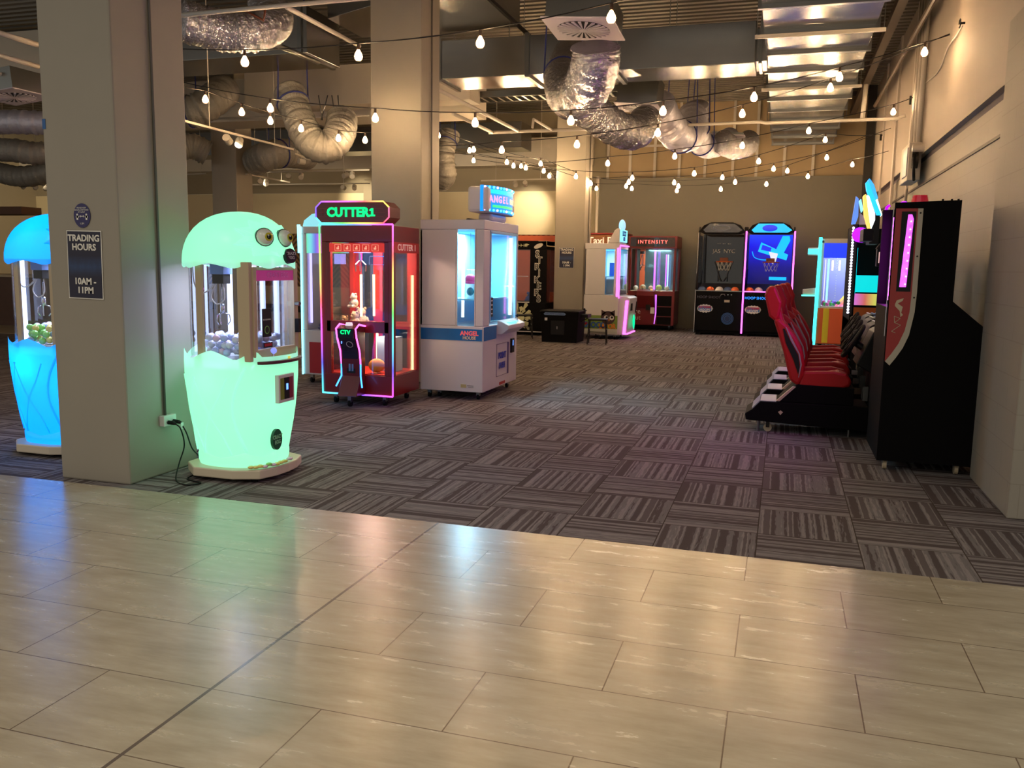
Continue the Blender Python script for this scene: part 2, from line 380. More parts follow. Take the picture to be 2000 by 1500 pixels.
# soffits over the hall
g = G(); MW = mat('soffit_white', (205, 196, 180), .6)
g.box(-13, -5.2, 14.2, 15.0, 3.95, 4.7, MW); struct('beam_1', g)
g = G(); g.box(-22, -4.6, 20.9, 21.4, 3.85, 4.5, MW); struct('beam_2', g)
# columns
def column(x0, x1, y0, y1, seam=False):
    g = G(); g.box(x0, x1, y0, y1, 0, CZ+.05, M_GREY); return struct('column', g, bevel=.012)
column(-4.345, -3.815, 4.315, 4.97)
column(-4.70, -4.06, 9.45, 10.0)
column(-4.41, -3.81, 17.0, 17.6)
column(-11.1, -10.52, 15.2, 15.75)
g = G(); g.box(1.5, 1.66, 20.1, 20.25, 0, CZ, M_DARK); struct('column', g)

# ------------------------------------------------------------------ things fixed to the columns
M_BLUE_ST = mat('navy_sticker', (44, 40, 92), .4); M_WTXT = mat('white_print', (225, 222, 214), .5)
M_POST = mat('navy_poster', (18, 20, 46), .35)
def poster(px, py, pz, w_, h_, label, tsize, tilt=0):
    t = thing('trading_hours_poster', label, 'poster', (px, py, pz)); t.rotation_euler = (0, tilt, 0)
    obj('backing', G().box(-w_/2-.006, w_/2+.006, -.002, 0, -h_/2-.006, h_/2+.006, M_WTXT), t)
    m, n, l = nt('poster_print'); b = n['Principled BSDF']
    g2 = n.new('ShaderNodeTexCoord'); sp = n.new('ShaderNodeSeparateXYZ'); l.new(g2.outputs['Generated'], sp.inputs[0])
    nz = n.new('ShaderNodeTexNoise'); nz.inputs['Scale'].default_value = 6; nz.inputs['Detail'].default_value = 6; l.new(g2.outputs['Generated'], nz.inputs['Vector'])
    band = mth(n, l, 'SUBTRACT', .16, mth(n, l, 'ABSOLUTE', mth(n, l, 'SUBTRACT', sp.outputs[2], .48)))
    f = mth(n, l, 'MULTIPLY', mth(n, l, 'MAXIMUM', band, 0.0), mth(n, l, 'MULTIPLY', nz.outputs['Fac'], 9.0))
    l.new(ramp(n, l, f, [(0, (22, 20, 48)), (.9, (38, 62, 104))]), b.inputs['Base Color']); b.inputs['Roughness'].default_value = .35
    obj('print', G().box(-w_/2, w_/2, -.0035, -.002, -h_/2, h_/2, m), t)
    txt('TRADING\nHOURS', t, (0, -.005, h_*.33), '-y', tsize, M_WTXT, .0008, bold=.03)
    txt('10AM -\n11PM', t, (0, -.005, -h_*.32), '-y', tsize, M_WTXT, .0008, bold=.03)
    return t
a, b_ = at(129, 452, y=4.31), at(203, 583, y=4.31)
poster((a.x+b_.x)/2, 4.312, (a.z+b_.z)/2, b_.x-a.x-.012, a.z-b_.z, 'navy trading hours poster taped to the nearest grey column', .054, R(.8))
a, b_ = at(1093, 484, y=16.99), at(1120, 523, y=16.99)
poster((a.x+b_.x)/2, 16.992, (a.z+b_.z)/2, b_.x-a.x, a.z-b_.z, 'small dark trading hours poster on the distant column by the white machine', .060)
c_ = at(160, 421, y=4.31)
t = thing('distancing_sticker', 'round navy social distancing sticker above the trading hours poster', 'sticker', (c_.x, 4.312, c_.z))
g = G(); g.prism([(.062*math.cos(i*math.pi/16), .073*math.sin(i*math.pi/16)) for i in range(32)], 'y', -.002, .001, M_BLUE_ST); obj('disc', g, t)
txt('PLEASE KEEP\nSOCIAL DISTANCE\nAT LEAST', t, (0, -.004, .033), '-y', .0125, M_WTXT, .0003)
txt('1.5M', t, (0, -.004, -.048), '-y', .016, M_WTXT, .0003)
g = G()
for s in (-1, 1):
    g.cyl((s*.034, -.002, .006), (s*.034, -.004, .006), .006, M_WTXT, 12); g.box(s*.034-.006, s*.034+.006, -.004, -.002, -.026, -.002, M_WTXT)
    g.box(s*.034-.01, s*.034+.01, -.004, -.002, -.014, -.002, M_WTXT)
    g.prism([(s*.018, -.004), (s*.01, .003), (s*.01, -.011)], 'y', -.004, -.002, M_WTXT)
g.box(-.012, .012, -.004, -.002, -.006, -.002, M_WTXT); obj('pictogram', g, t)
p = at(82, 242, y=4.31); o = obj('blue_tape', G().box(-.012, .012, -.002, 0, -.03, .03, mat('tape_blue', (40, 90, 150), .5))); o.location = (-4.33, 4.314, p.z); tag(o, 'scrap of blue tape on the left edge of the nearest column', 'tape')
# conduits and socket on the nearest column
def conduit(x, y, z0, z1, label, r=.009):
    g = G(); g.cyl((x, y, z0), (x, y, z1), r, mat('conduit_grey', (92, 88, 82), .5), 10); return tag(obj('conduit', g, smooth=True), label, 'conduit')
p = at(322, 812, x=-3.805); conduit(-3.803, p.y, p.z, CZ, 'grey conduit running up the side of the nearest column')
p2 = at(836, 300, x=-4.05); conduit(-4.045, 9.72, 1.2, CZ, 'grey conduit running up the side of the second column')
p3 = at(1145, 300, x=-3.8); conduit(-3.795, 17.3, .8, CZ, 'grey conduit running up the distant column')
t = thing('socket_box', 'white double power socket low on the side of the nearest column', 'socket', (-3.815, p.y, p.z-.03))
obj('housing', G().box(0, .04, -.045, .075, -.035, .035, M_WHITE), t, bevel=.005)
def bez(pts, n=8):
    """smooth polyline through points (Catmull-Rom)"""
    P = [Vector(q) for q in pts]; P = [P[0]*2-P[1]] + P + [P[-1]*2-P[-2]]; out = []
    for i in range(1, len(P)-2):
        for k in range(n):
            t_ = k/n; a0, a1, a2, a3 = P[i-1], P[i], P[i+1], P[i+2]
            out.append(.5*((2*a1)+(a2-a0)*t_+(2*a0-5*a1+4*a2-a3)*t_*t_+(3*a1-a0-3*a2+a3)*t_**3))
    out.append(P[-2]); return out
py_, pz_ = p.y, p.z-.03
t = thing('power_cable', 'black cable from the column socket looping on the carpet', 'cable', (-3.75, py_, 0))
obj('plug', G().tube([(.0-.02, -.01, pz_-.01), (.02, -.01, pz_-.012), (.035, -.005, pz_-.018)], [.014, .013, .008], M_BLK2, 10), t)
q = [(.03, -.005, pz_-.018), at(353, 838, x=-3.68)-t.location, at(360, 870, x=-3.68)-t.location, at(350, 905, x=-3.70)-t.location, at(344, 938, z=.006)-t.location, at(365, 947, z=.006)-t.location, at(392, 943, z=.006)-t.location, at(372, 938, z=.006)-t.location, at(366, 934, z=.006)-t.location, at(386, 924, z=.02)-t.location]
obj('lead', G().tube(bez(q), .0045, M_BLK2, 8), t, smooth=True)
t = thing('power_cable', 'black cable from the column socket hanging down behind the mint machine', 'cable', (-3.75, py_, 0))
obj('plug', G().tube([(-.02, .04, pz_-.01), (.02, .04, pz_-.012), (.035, .045, pz_-.018)], [.014, .013, .008], M_BLK2, 10), t)
q = [(.03, .045, pz_-.018), at(364, 845, x=-3.67)-t.location, at(375, 875, x=-3.66)-t.location, at(389, 892, x=-3.66)-t.location, at(383, 899, x=-3.72)-t.location]
obj('lead', G().tube(bez(q), .0045, M_BLK2, 8), t, smooth=True)
obj('tag', G().box(.05, .052, .02, .045, .30, .345, M_WHITE), t)


# ------------------------------------------------------------------ egg-shaped capsule machines (front faces local +x)
def supel(rx, ry, z, t, n=2.5):
    c, s = math.cos(t), math.sin(t)
    return (rx*math.copysign(abs(c)**(2/n), c), ry*math.copysign(abs(s)**(2/n), s), z)
def tri(x): x = x % 1; return 4*abs(x-.5)-1
M_EYE = mat('eye_white', (232, 236, 226), .2, coat=1); M_IRIS = mat('eye_iris', (196, 190, 40), .2, coat=1); M_PUP = mat('eye_pupil', (8, 8, 8), .1)
M_CAPS = [mat('capsule_clear', (228, 232, 248), .2, coat=1), mat('capsule_blue', (192, 206, 248), .25, coat=1), mat('capsule_pink', (240, 206, 226), .25, coat=1),
          mat('capsule_green', (150, 225, 110), .25, coat=1), mat('capsule_yellow', (240, 225, 120), .25, coat=1)]
M_LEDW = emis('led_cool_white', (.55, .66, 1), 2.6)
RX, RY = .325, .312
N = 72
def dome_pt(az, el, off=0, H=.335, e=2.25):
    c = abs(math.cos(el))**(2/e); s_ = abs(math.sin(el))**(2/e)
    x, y, _ = supel((RX*1.03+off)*c, (RY*1.03+off)*c, 0, az)
    return Vector((x + .02*(1-c), y, 1.375 + (H+off)*s_))
def egg_machine(name, label, loc, rgb, em, es, mats, lp, rz=0, front=True, lw=6, lc=(1, 1, 1)):
    t = thing(name, label, 'claw machine', loc, rz)
    SH = shell_mat('glowing_shell_%.2f' % em[0], rgb, em, es)
    # base slab with chamfered back corners
    base = [(.28, -.25), (.325, -.12), (.335, .0), (.325, .12), (.28, .25), (.12, .315), (-.17, .315), (-.305, .2), (-.305, -.19), (-.17, -.315), (.12, -.315)]
    obj('base', G().prism(base, 'z', .025, .085, mat('base_cream', (214, 200, 176), .45)), t, bevel=.008)
    for x, y in ((-.22, -.22), (-.22, .22), (.22, -.22), (.22, .22)): obj('foot', G().cyl((x, y, 0), (x, y, .03), .022, M_RUB, 12), t)
    g = G(); rings = []
    for z, k in ((.085, .82), (.11, .845), (.16, .85), (.165, .835), (.25, .89), (.35, .945), (.45, .99), (.55, 1.02), (.65, 1.045), (.72, 1.05), (.765, 1.05)):
        rr = []
        for i in range(N):
            a = 2*math.pi*i/N; p = supel(RX*k, RY*k, z, a)
            if z in (.16, .165): p = (p[0], p[1], z+.018*tri(i/12))
            rr.append(p)
        rings.append(rr)
    rings.append([(*supel(RX*1.045, RY*1.045, 0, 2*math.pi*i/N)[:2], .812+(.030*tri(i/9) if abs(math.cos(2*math.pi*i/N)) < .8 or math.cos(2*math.pi*i/N) < 0 else -.01)) for i in range(N)])
    g.loft(rings, SH); body = smart(obj('lower_shell', g, t), 50)
    # raised diamond relief
    g = G()
    def sp(a, z):
        k = .805+.245*min(1, (z-.085)/.6)**.8; x, y, _ = supel(RX*k+.001, RY*k+.001, z, a); return (x, y, z)
    for s in (-1, 1):
        for a0 in (-2.75, -2.2, -1.65):
            for d in (-1, 1):
                path = [sp(s*(a0+d*(-.3+.6*q/8)), .17+.50*q/8) for q in range(9)]
                g.tube(path, .0045, SH, 6)
        path = [sp(s*(-.98-.28*math.sin(math.pi*q/12)), .19+.55*q/12) for q in range(13)]
        g.tube(path, .008, SH, 6)
    obj('relief', g, t, smooth=True)
    obj('tray', G().prism([supel(RX*.97, RY*.97, 0, 2*math.pi*i/24)[:2] for i in range(24)], 'z', .76, .775, mats['tray']), t)
    # cabin: glass wrap, posts, door
    zz0, zz1 = .775, 1.39
    rc = .92
    angs = [R(d) for d in range(52, 309, 8)]
    pts = [supel(RX*rc, RY*rc, 0, a)[:2] for a in angs]
    g = G()
    for i in range(len(pts)-1): g.quad((*pts[i], zz0), (*pts[i+1], zz0), (*pts[i+1], zz1), (*pts[i], zz1), M_GLASS)
    obj('wrap_glass', g, t, smooth=True)
    for a in (104, 256):
        x, y, _ = supel(RX*(rc+.02), RY*(rc+.02), 0, R(a)); d = Vector((x, y, 0)).normalized(); tn = Vector((-d.y, d.x, 0))
        g = G(); c = [Vector((x, y, 0))+tn*.03*i+d*.008*j for i, j in ((-1, -1), (1, -1), (1, 1), (-1, 1))]
        g.prism([(q.x, q.y) for q in c], 'z', zz0-.02, zz1, M_CREAM); obj('post', g, t)
    dx = .255
    for s in (-1, 1):
        g = G(); g.box(dx-.085, dx, s*.262-.02, s*.262+.02, zz0+.0, zz1, M_CREAM); obj('post', g, t, bevel=.004)
    d = obj('door', G().box(dx-.02, dx+.012, -.25, -.215, .80, 1.36, M_CREAM).box(dx-.02, dx+.012, .215, .25, .80, 1.36, M_CREAM).box(dx-.02, dx+.012, -.215, .215, .74, .845, M_CREAM).box(dx-.02, dx+.012, -.215, .215, 1.34, 1.36, M_CREAM), t, bevel=.003)
    obj('door_glass', G().box(dx-.004, dx, -.215, .215, .845, 1.34, M_GLASS), d)
    hd = obj('door_header', G().box(dx+.002, dx+.006, -.215, .215, 1.275, 1.345, mats['header']), d)
    txt('CRAZY EGG', hd, (dx+.007, .03, 1.31), '+x', .045, mat('header_print', (214, 120, 190), .4), .0006)
    obj('door_sticker', G().box(dx+.001, dx+.003, -.15, -.05, .92, 1.10, M_BLK2), d)
    txt('NO REFUNDS', d, (dx+.004, -.10, 1.03), '+x', .014, M_WTXT, .0004)
    g = G(); g.cyl((dx+.003, -.10, .965), (dx+.0045, -.10, .965), .026, mat('sticker_ring', (130, 190, 90), .4), 20); g.cyl((dx+.004, -.10, .965), (dx+.005, -.10, .965), .021, M_BLK2, 20); obj('sticker_mark', g, d)
    g = G(); g.box(dx+.001, dx+.0035, -.14, -.04, .852, .885, M_BLK2); g.box(dx+.0035, dx+.004, -.13, -.05, .860, .878, mat('label_red', (170, 20, 30), .4)); obj('warning_label', g, d)
    obj('door_handle', G().box(dx+.012, dx+.04, .215, .245, .93, 1.02, M_BLK2), d); obj('door_lock', G().cyl((dx+.012, .23, 1.12), (dx+.045, .23, 1.12), .016, M_CHROME, 12), d)
    # interior lamps, gantry and claw
    for x, y in ((-.2, .17), (-.22, -.13), (.1, .265), (-.02, .285)):
        obj('led_tube', G().box(x-.013, x+.013, y-.013, y+.013, .775, 1.39, M_LEDW), t)
    g = G(); g.box(-.1, .16, -.02, .02, 1.37, 1.385, M_STEEL); g.box(.0, .1, -.09, .01, 1.31, 1.39, mat('gantry_blue', (120, 150, 210), .4)); g.box(.01, .09, -.08, .0, 1.25, 1.31, M_DARK)
    ga = obj('gantry', g, t, bevel=.003); ga.location = (-.12, -.06, 0)
    g = G(); g.cyl((.05, -.04, 1.25), (.05, -.04, 1.12), .003, M_CHROME, 6)
    g.cyl((.05, -.04, 1.12), (.05, -.04, 1.06), .014, M_CHROME, 12)
    for k in range(3):
        a = 2.1*k+.4; ca, sa = math.cos(a), math.sin(a)
        g.tube([(.05+ca*r_, -.04+sa*r_, z) for r_, z in ((.01, 1.065), (.045, 1.05), (.05, 1.01), (.03, .985))], .004, M_CHROME, 6)
    obj('claw', g, ga, smooth=True)
    g = G(); g.tube(bez([(-.12, -.10, 1.36), (-.11, -.10, 1.25), (-.07, -.09, 1.19), (-.01, -.07, 1.22), (.02, -.05, 1.30)]), .005, M_WHITE, 8); g.tube(bez([(.03, -.07, 1.25), (.0, -.08, 1.17), (.03, -.07, 1.12), (.08, -.06, 1.15), (.07, -.05, 1.25)]), .004, M_WHITE, 8)
    obj('gantry_cable', g, ga, smooth=True)
    # control shelf
    g = G(); pts = [(dx-.03, -.235)] + [(dx+.02+.10*math.cos(q), .235*math.sin(q)) for q in [R(d_) for d_ in range(-90, 91, 15)]] + [(dx-.03, .235)]
    g.prism(pts, 'z', .755, .775, mat('shelf_maroon', (84, 34, 44), .35)); sh = obj('control_shelf', g, t, bevel=.004)
    g = G(); g.cyl((dx+.05, -.11, .775), (dx+.052, -.108, .82), .006, M_CHROME, 8); g.sph((dx+.053, -.107, .835), .02, emis('knob_glow', (.3, .35, 1), .9), 14, 10); obj('joystick', g, sh, smooth=True)
    obj('push_button', G().cyl((dx+.06, .02, .775), (dx+.06, .02, .79), .03, emis('button_yellow', (.8, .75, .1), .7), 20), sh)
    # coin panel and oval badge on the lower front
    pn = obj('coin_panel', G().box(.325, .356, -.13, .05, .50, .68, M_WHITE).box(.34, .358, -.115, -.07, .52, .66, mat('panel_olive', (120, 130, 40), .4)).box(.34, .359, -.07, -.01, .52, .66, M_BLK2).box(.34, .358, -.01, .035, .52, .66, mat('panel_maroon', (130, 24, 52), .4)), t, bevel=.003)
    obj('coin_light', G().box(.359, .361, -.05, -.03, .58, .62, emis('coin_blue', (.1, .25, 1), 3)), pn)
    bd = obj('badge', G().prism([(.055*math.cos(i*math.pi/12)-.10, .26+.068*math.sin(i*math.pi/12)) for i in range(24)], 'x', .30, .318, mat('badge_green', (24, 92, 62), .4)), t)
    txt('CRAZY\nEGG', bd, (.320, -.10, .26), '+x', .034, mat('badge_print', (150, 220, 170), .4), .0006, bold=.03)
    g = G(); rnd = random.Random(3)
    for k in range(10):
        a = R(-52+6*k); x, y, _ = supel(.335, .32, 0, a); g.sph((x*.98, y*.98, .10+.012*rnd.random()), .022, M_CAPS[rnd.choice((2, 3, 4))], 10, 6, sz=.5)
    obj('base_graphic', g, t, smooth=True)
    # dome
    g = G(); rings = []
    E_ = [0, .05, .12, .2, .3, .42, .55, .7, .85, 1.0, 1.15, 1.3, 1.42, 1.52]
    for e_ in E_:
        rr = []
        for i in range(N):
            p = dome_pt(2*math.pi*i/N, e_)
            if e_ == 0: p.z += -.012+.016*tri(i/9)
            rr.append(p)
        rings.append(rr)
    g.loft(rings, SH, cap1=True); dome = smart(obj('dome', g, t), 50)
    # dome floor plate
    obj('dome_liner', G().prism([supel(RX*.98, RY*.98, 0, 2*math.pi*i/24)[:2] for i in range(24)], 'z', 1.39, 1.395, mat('dome_liner', (120, 140, 170), .5)), dome)
    # star patch round the eyes
    g = G(); ca_, ce_ = -.28, .48; K = 18
    def star(rr, k):
        a = 2*math.pi*k/K; q = (1.0 if k % 2 == 0 else .68)*rr
        return ca_+.95*q*math.cos(a), max(.12, ce_+.50*q*math.sin(a))
    rings = [[dome_pt(*star(rr, k), .004+.008*(rr < .99)) for k in range(K)] for rr in (1.0, .97, .8, .6, .4, .2, .05)]
    g.loft(rings, SH, cap1=True); obj('star_patch', g, dome)
    for s in (-1, 1):
        ea = .03 if s > 0 else -.46; c = dome_pt(ea, .47, .0); nrm = (dome_pt(ea, .47, .1)-c).normalized(); nrm = (nrm+Vector((.25, -.35, -.25))).normalized()
        g = G(); rim = c+nrm*.0
        g.cyl(rim, rim+nrm*.03, .058, mat('eye_rim', (60, 96, 84), .4), 28)
        eb = smart(obj('eye_rim', g, dome))
        g = G(); g.sph(rim+nrm*.022, .054, M_EYE, 24, 16); e2 = obj('eyeball', g, eb, smooth=True)
        look = (nrm+Vector((.45, .05, -.1))).normalized(); cc = rim+nrm*.022
        g = G(); g.cyl(cc+look*.043, cc+look*.052, .026, M_IRIS, 24); g.cyl(cc+look*.05, cc+look*.0535, .015, M_PUP, 20); g.sph(cc+look*.053+Vector((0, -.006, .009)), .0055, M_WHITE, 8, 6); obj('iris', g, eb)
    c = dome_pt(.06, .13, 0); nrm = (dome_pt(.06, .13, .1)-c).normalized(); nrm = (nrm+Vector((0, -.35, 0))).normalized()
    g = G(); g.cyl(c-nrm*.01, c+nrm*.035, .047, M_BLK2, 28); ns = smart(obj('nose_badge', g, dome))
    txt('CRAZY\nEGG', ns, c+nrm*.037, (R(84), 0, R(70)), .026, mat('nose_print', (190, 190, 185), .4), .0006, bold=.02)
    for i, (x, y, z, p_) in enumerate(lp):
        l = bpy.data.lights.new('shell_lamp', 'POINT'); l.energy = p_*lw; l.color = lc; l.shadow_soft_size = .03
        o = bpy.data.objects.new('shell_lamp', l); col.objects.link(o); o.parent = t; o.location = (x, y, z)
    cabin_lamp(t, -.05, .05, 1.385, 11, (.6, .68, 1), .2)
    return t
def capsules(loc, label, group, tints, n=120, seed=1):
    rnd = random.Random(seed); protos = []
    k = 0; spots = []
    while k < n:
        for _ in range(80):
            a = rnd.uniform(0, 6.283); r_ = .82*math.sqrt(rnd.random()); x, y, _z = supel(RX*.84*r_, RY*.84*r_, 0, a)
            if x > .21: continue
            z = .815+.042*int(k/40)+rnd.uniform(0, .01)
            if all((x-p[0])**2+(y-p[1])**2+(z-p[2])**2 > .043**2 for p in spots): break
        else:
            k += 1; continue
        spots.append((x, y, z)); k += 1
    for (x, y, z) in spots:
        m = rnd.choice(tints)
        if m not in protos:
            g = G(); g.sph((0, 0, 0), .024, m, 14, 10); o = obj('toy_capsule', g, None, smooth=True); protos.append(m); protos.append(o)
        else:
            o = protos[protos.index(m)+1].copy(); col.objects.link(o)
        tag(o, label, 'capsule', group); o.location = (loc[0]+x, loc[1]+y, loc[2]+z)
MINT = (-3.375, 4.885, 0)
lp = [(-.05, -.2, .66, .9), (-.05, .2, .66, .6), (.22, -.1, .5, .35), (.15, 0, .15, .4), (-.2, -.15, .3, .25), (0, -.12, 1.5, .8), (-.1, .12, 1.5, .6), (.2, -.02, 1.52, .25)]
egg_machine('egg_claw_machine', 'glowing mint green egg-shaped capsule claw machine with cartoon eyes beside the nearest column', MINT, (.45, .72, .58), (.28, .80, .52), .80,
            dict(tray=M_WHITE, header=emis('header_magenta', (.30, .02, .13), .8)), lp, lw=.30, lc=(.45, 1, .72))
capsules(MINT, 'small pale plastic capsule in the heap inside the mint egg machine', 'capsules heaped in the mint egg machine', [M_CAPS[0], M_CAPS[1], M_CAPS[1], M_CAPS[2], M_CAPS[0]], seed=2)
BLUE = (-4.97, 5.03, 0)
egg_machine('egg_claw_machine', 'glowing blue egg-shaped capsule claw machine half hidden by the nearest column', BLUE, (.06, .45, .9), (0.0, .24, .93), .9,
            dict(tray=M_WHITE, header=emis('header_blue', (.05, .1, .4), .8)), lp, lw=2.2, lc=(0, .9, 1))
capsules(BLUE, 'small coloured plastic capsule in the heap inside the blue egg machine', 'capsules heaped in the blue egg machine', M_CAPS+[M_CAPS[3], M_CAPS[4]], seed=5)

# ------------------------------------------------------------------ red cutter machine (front faces -y)
RBL = rainbow('rainbow_led_left', 2, .542, -.554, 1.45); RBR = rainbow('rainbow_led_right', 2, -.6, 1.886, 1.45); RBT = rainbow('rainbow_led_top', 0, .45, .675, 1.45); RST = rainbow('rainbow_sign_top', 0, .6, .936, 1.45); RSB = rainbow('rainbow_sign_bottom', 0, -.75, .23, 1.45); M_MAG = emis('led_magenta', (1, .12, .85), 3.0)
M_GRN = emis('sign_green', (.0, 1, .22), 1.5); M_WARM = emis('led_warm', (1, .62, .25), 5)
M_SIGNRED = mat('sign_dark_red', (104, 14, 24), .3, coat=.6)
t = thing('cutter_prize_machine', 'tall red prize cutter machine with rainbow lit edges and a green CUTTER 1 sign', 'arcade machine', (-3.965, 7.65, 0))
X0, X1, D = -.385, .385, .63
g = G(); g.box(X0, X1, .0, D, .10, .30, M_RED); g.box(X0+.01, X1-.01, .02, D-.01, .30, .312, mat('deck_red', (226, 54, 34), .4)); obj('base', g, t, bevel=.004)
obj('top_box', G().box(X0, X1, 0, D, 1.60, 1.755, M_RED), t, bevel=.004)
for x, y in ((X0, 0), (X1-.05, 0), (X0, D-.06), (X1-.05, D-.06)):
    obj('corner_post', G().box(x, x+.05, y, y+(.06), .30, 1.60, M_RED if y == 0 else M_RED2), t, bevel=.003)
g = G(); g.box(X0+.05, X1-.05, .0, .05, .72, .83, M_RED); g.box(X0+.05, X0+.095, 0, .05, .3, 1.6, M_RED); g.box(X1-.095, X1-.05, 0, .05, .3, 1.6, M_RED); g.box(X0+.05, X1-.05, 0, .05, 1.59, 1.60, M_RED)
g.box(-.02, .05, .0, .05, .3, .72, M_RED); obj('front_frame', g, t, bevel=.003)
obj('back_panel', G().box(X0+.05, X0+.12, D-.03, D-.01, .30, 1.60, M_RED2).box(-.12, -.02, D-.03, D-.01, .3, 1.6, M_RED2).box(X1-.12, X1-.05, D-.03, D-.01, .30, 1.60, M_RED2).box(X0+.05, X1-.05, D-.045, D-.03, .72, .8, M_RED2), t)
obj('back_glass', G().box(X0+.05, X1-.05, D-.008, D-.004, .3, 1.6, M_GLASSD), t)
obj('front_glass', G().box(X0+.095, X1-.095, .02, .026, .83, 1.50, M_GLASS).box(X0+.095, X1-.095, .02, .026, .3, .72, M_GLASS), t)
for x, nme in ((X1-.008, 'side_glass'), (X0+.002, 'side_glass')):
    obj(nme, G().box(x, x+.006, .06, D-.06, .30, 1.50, M_GLASS), t)
mq = obj('instruction_strip', G().box(X0+.09, X1-.09, -.004, .02, 1.50, 1.585, emis('strip_red', (.62, .03, .02), .9)), t)
g = G()
for k in range(5):
    x = -.2+k*.1; mm = emis('strip_line', (1, .4, .25), .9)
    for q in ((x-.035, x+.035, 1.512, 1.515), (x-.035, x+.035, 1.57, 1.573), (x-.035, x-.032, 1.512, 1.573), (x+.032, x+.035, 1.512, 1.573)): g.box(q[0], q[1], -.006, -.004, q[2], q[3], mm)
    g.box(x-.015, x+.012, -.006, -.004, 1.525, 1.545, mm); g.cyl((x+.004, -.004, 1.553), (x+.004, -.006, 1.553), .008, mm, 8)
obj('pictograms', g, mq)
g = G(); g.box(X1-.002, X1+.004, .02, D-.02, 1.50, 1.60, mat('side_strip_red', (214, 44, 34), .4)); ss = obj('side_strip', g, t)
txt('CUTTER 1', ss, (X1+.006, D/2, 1.55), '+x', .085, mat('pale_pink_print', (250, 205, 190), .4, em=(1, .5, .4), es=.25), .001, bold=.02, xs=1.15)
# sign
oc = [(-.42, 1.83), (-.36, 1.775), (.30, 1.775), (.36, 1.83), (.36, 1.925), (.30, 1.98), (-.36, 1.98), (-.42, 1.925)]
sg = obj('sign_box', G().prism(oc, 'y', -.03, .22, M_SIGNRED), t, bevel=.003)
q_ = [(x, -.034, z) for x, z in oc]; g = G(); g.tube(q_[4:]+q_[:1], .0075, RST, 8); obj('sign_led', g, sg, smooth=True); g = G(); g.tube(q_[0:5], .0075, RSB, 8); obj('sign_led', g, sg, smooth=True)
txt('CUTTER', sg, (-.075, -.033, 1.876), '-y', .118, M_GRN, .002, bold=.045, xs=1.02)
obj('numeral_one', G().prism([(.155, 1.840), (.215, 1.840), (.215, 1.855), (.196, 1.855), (.196, 1.916), (.178, 1.916), (.155, 1.902), (.158, 1.890), (.174, 1.895), (.174, 1.855), (.155, 1.855)], 'y', -.036, -.031, M_GRN), sg)
g = G(); mm = mat('circuit_print', (150, 60, 60), .4)
for k in range(5):
    z = 1.80+.037*k
    for s in (-1, 1): g.box(-.03+s*.30-.06, -.03+s*.30+.05-.02*(k % 2), -.0325, -.031, z, z+.0025, mm)
g.tube([(-.345, -.033, 1.84), (-.345, -.033, 1.91)], .0015, mm, 5); g.tube([(-.38, -.033, 1.875), (-.31, -.033, 1.875)], .0015, mm, 5); obj('sign_pattern', g, sg)
# outline LED of the front frame
g = G(); g.tube([(X0+.003, -.012, .105), (X0-.012, -.012, 1.765)], .0085, RBL, 8); obj('frame_led', g, t, smooth=True); g = G(); g.tube([(X1+.0, -.012, .105), (X1+.005, -.012, 1.765)], .0085, RBR, 8); obj('frame_led', g, t, smooth=True)
g = G(); g.tube([(X0-.012, -.012, 1.765), (X1+.005, -.012, 1.765)], .0085, RBT, 8); obj('frame_led', g, t, smooth=True); obj('frame_led', G().tube([(X0, -.012, .105), (-.17, -.012, .105)], .0085, RBT, 8), t); obj('frame_led', G().tube([(.05, -.012, .105), (X1, -.012, .105)], .0085, RBT, 8), t)
# control tower
g = G(); g.prism([(0, .78), (-.13, .80), (-.2, .765), (-.18, .68), (-.12, .55), (-.10, .30), (-.20, .11), (0, .11)], 'x', -.12, .085, M_SIGNRED); ct = obj('control_tower', g, t, bevel=.006)
obj('front_plate', G().box(-.10, .065, -.212, -.2, .68, .77, M_BLK2), ct)
txt('CTV', ct, (-.018, -.216, .735), '-y', .055, M_GRN, .002, bold=.04)
g = G(); g.prism([(-.186, .68), (-.19, .68), (-.126, .55), (-.115, .47), (-.11, .47), (-.118, .55)], 'x', -.10, .065, mat('reader_navy', (14, 12, 50), .2, coat=1)); obj('card_reader', g, ct)
g = G(); g.tube([(-.0+.033*math.cos(a), -.163-.0+.5*.033*math.sin(a)*-.9, .615+.028*math.sin(a)) for a in [i*math.pi/10 for i in range(20)]], .002, M_WTXT, 5, closed=True); obj('reader_ring', g, ct)
g = G(); g.box(-.085, -.078, -.175, -.17, .62, .645, emis('coin_blue', (.1, .25, 1), 3)); obj('reader_light', g, ct)
g = G(); g.box(-.06, .03, -.106, -.098, .33, .44, M_DARK); g.box(-.04, -.02, -.11, -.1, .35, .42, M_STEEL); g.box(-.008, .012, -.11, -.1, .35, .42, M_STEEL); obj('coin_mech', g, ct)
obj('play_button', G().cyl((-.02, -.13, .795), (-.02, -.13, .825), .038, emis('button_white', (.9, .8, .85), .8), 20, .03), ct)
for x in (-.122, .087):
    g = G(); g.tube([(x, 0, .785), (x, -.13, .808), (x, -.205, .768), (x, -.186, .68), (x, -.125, .55), (x, -.105, .42)], .008, M_MAG, 8); obj('tower_led', g, ct, smooth=True)
    g = G(); g.tube([(x, -.105, .42), (x, -.105, .30), (x*1.25+.02*(x > 0), -.16, .20)], .008, emis('led_blue', (.05, .3, 1), 3.2), 8); obj('tower_led', g, ct, smooth=True)
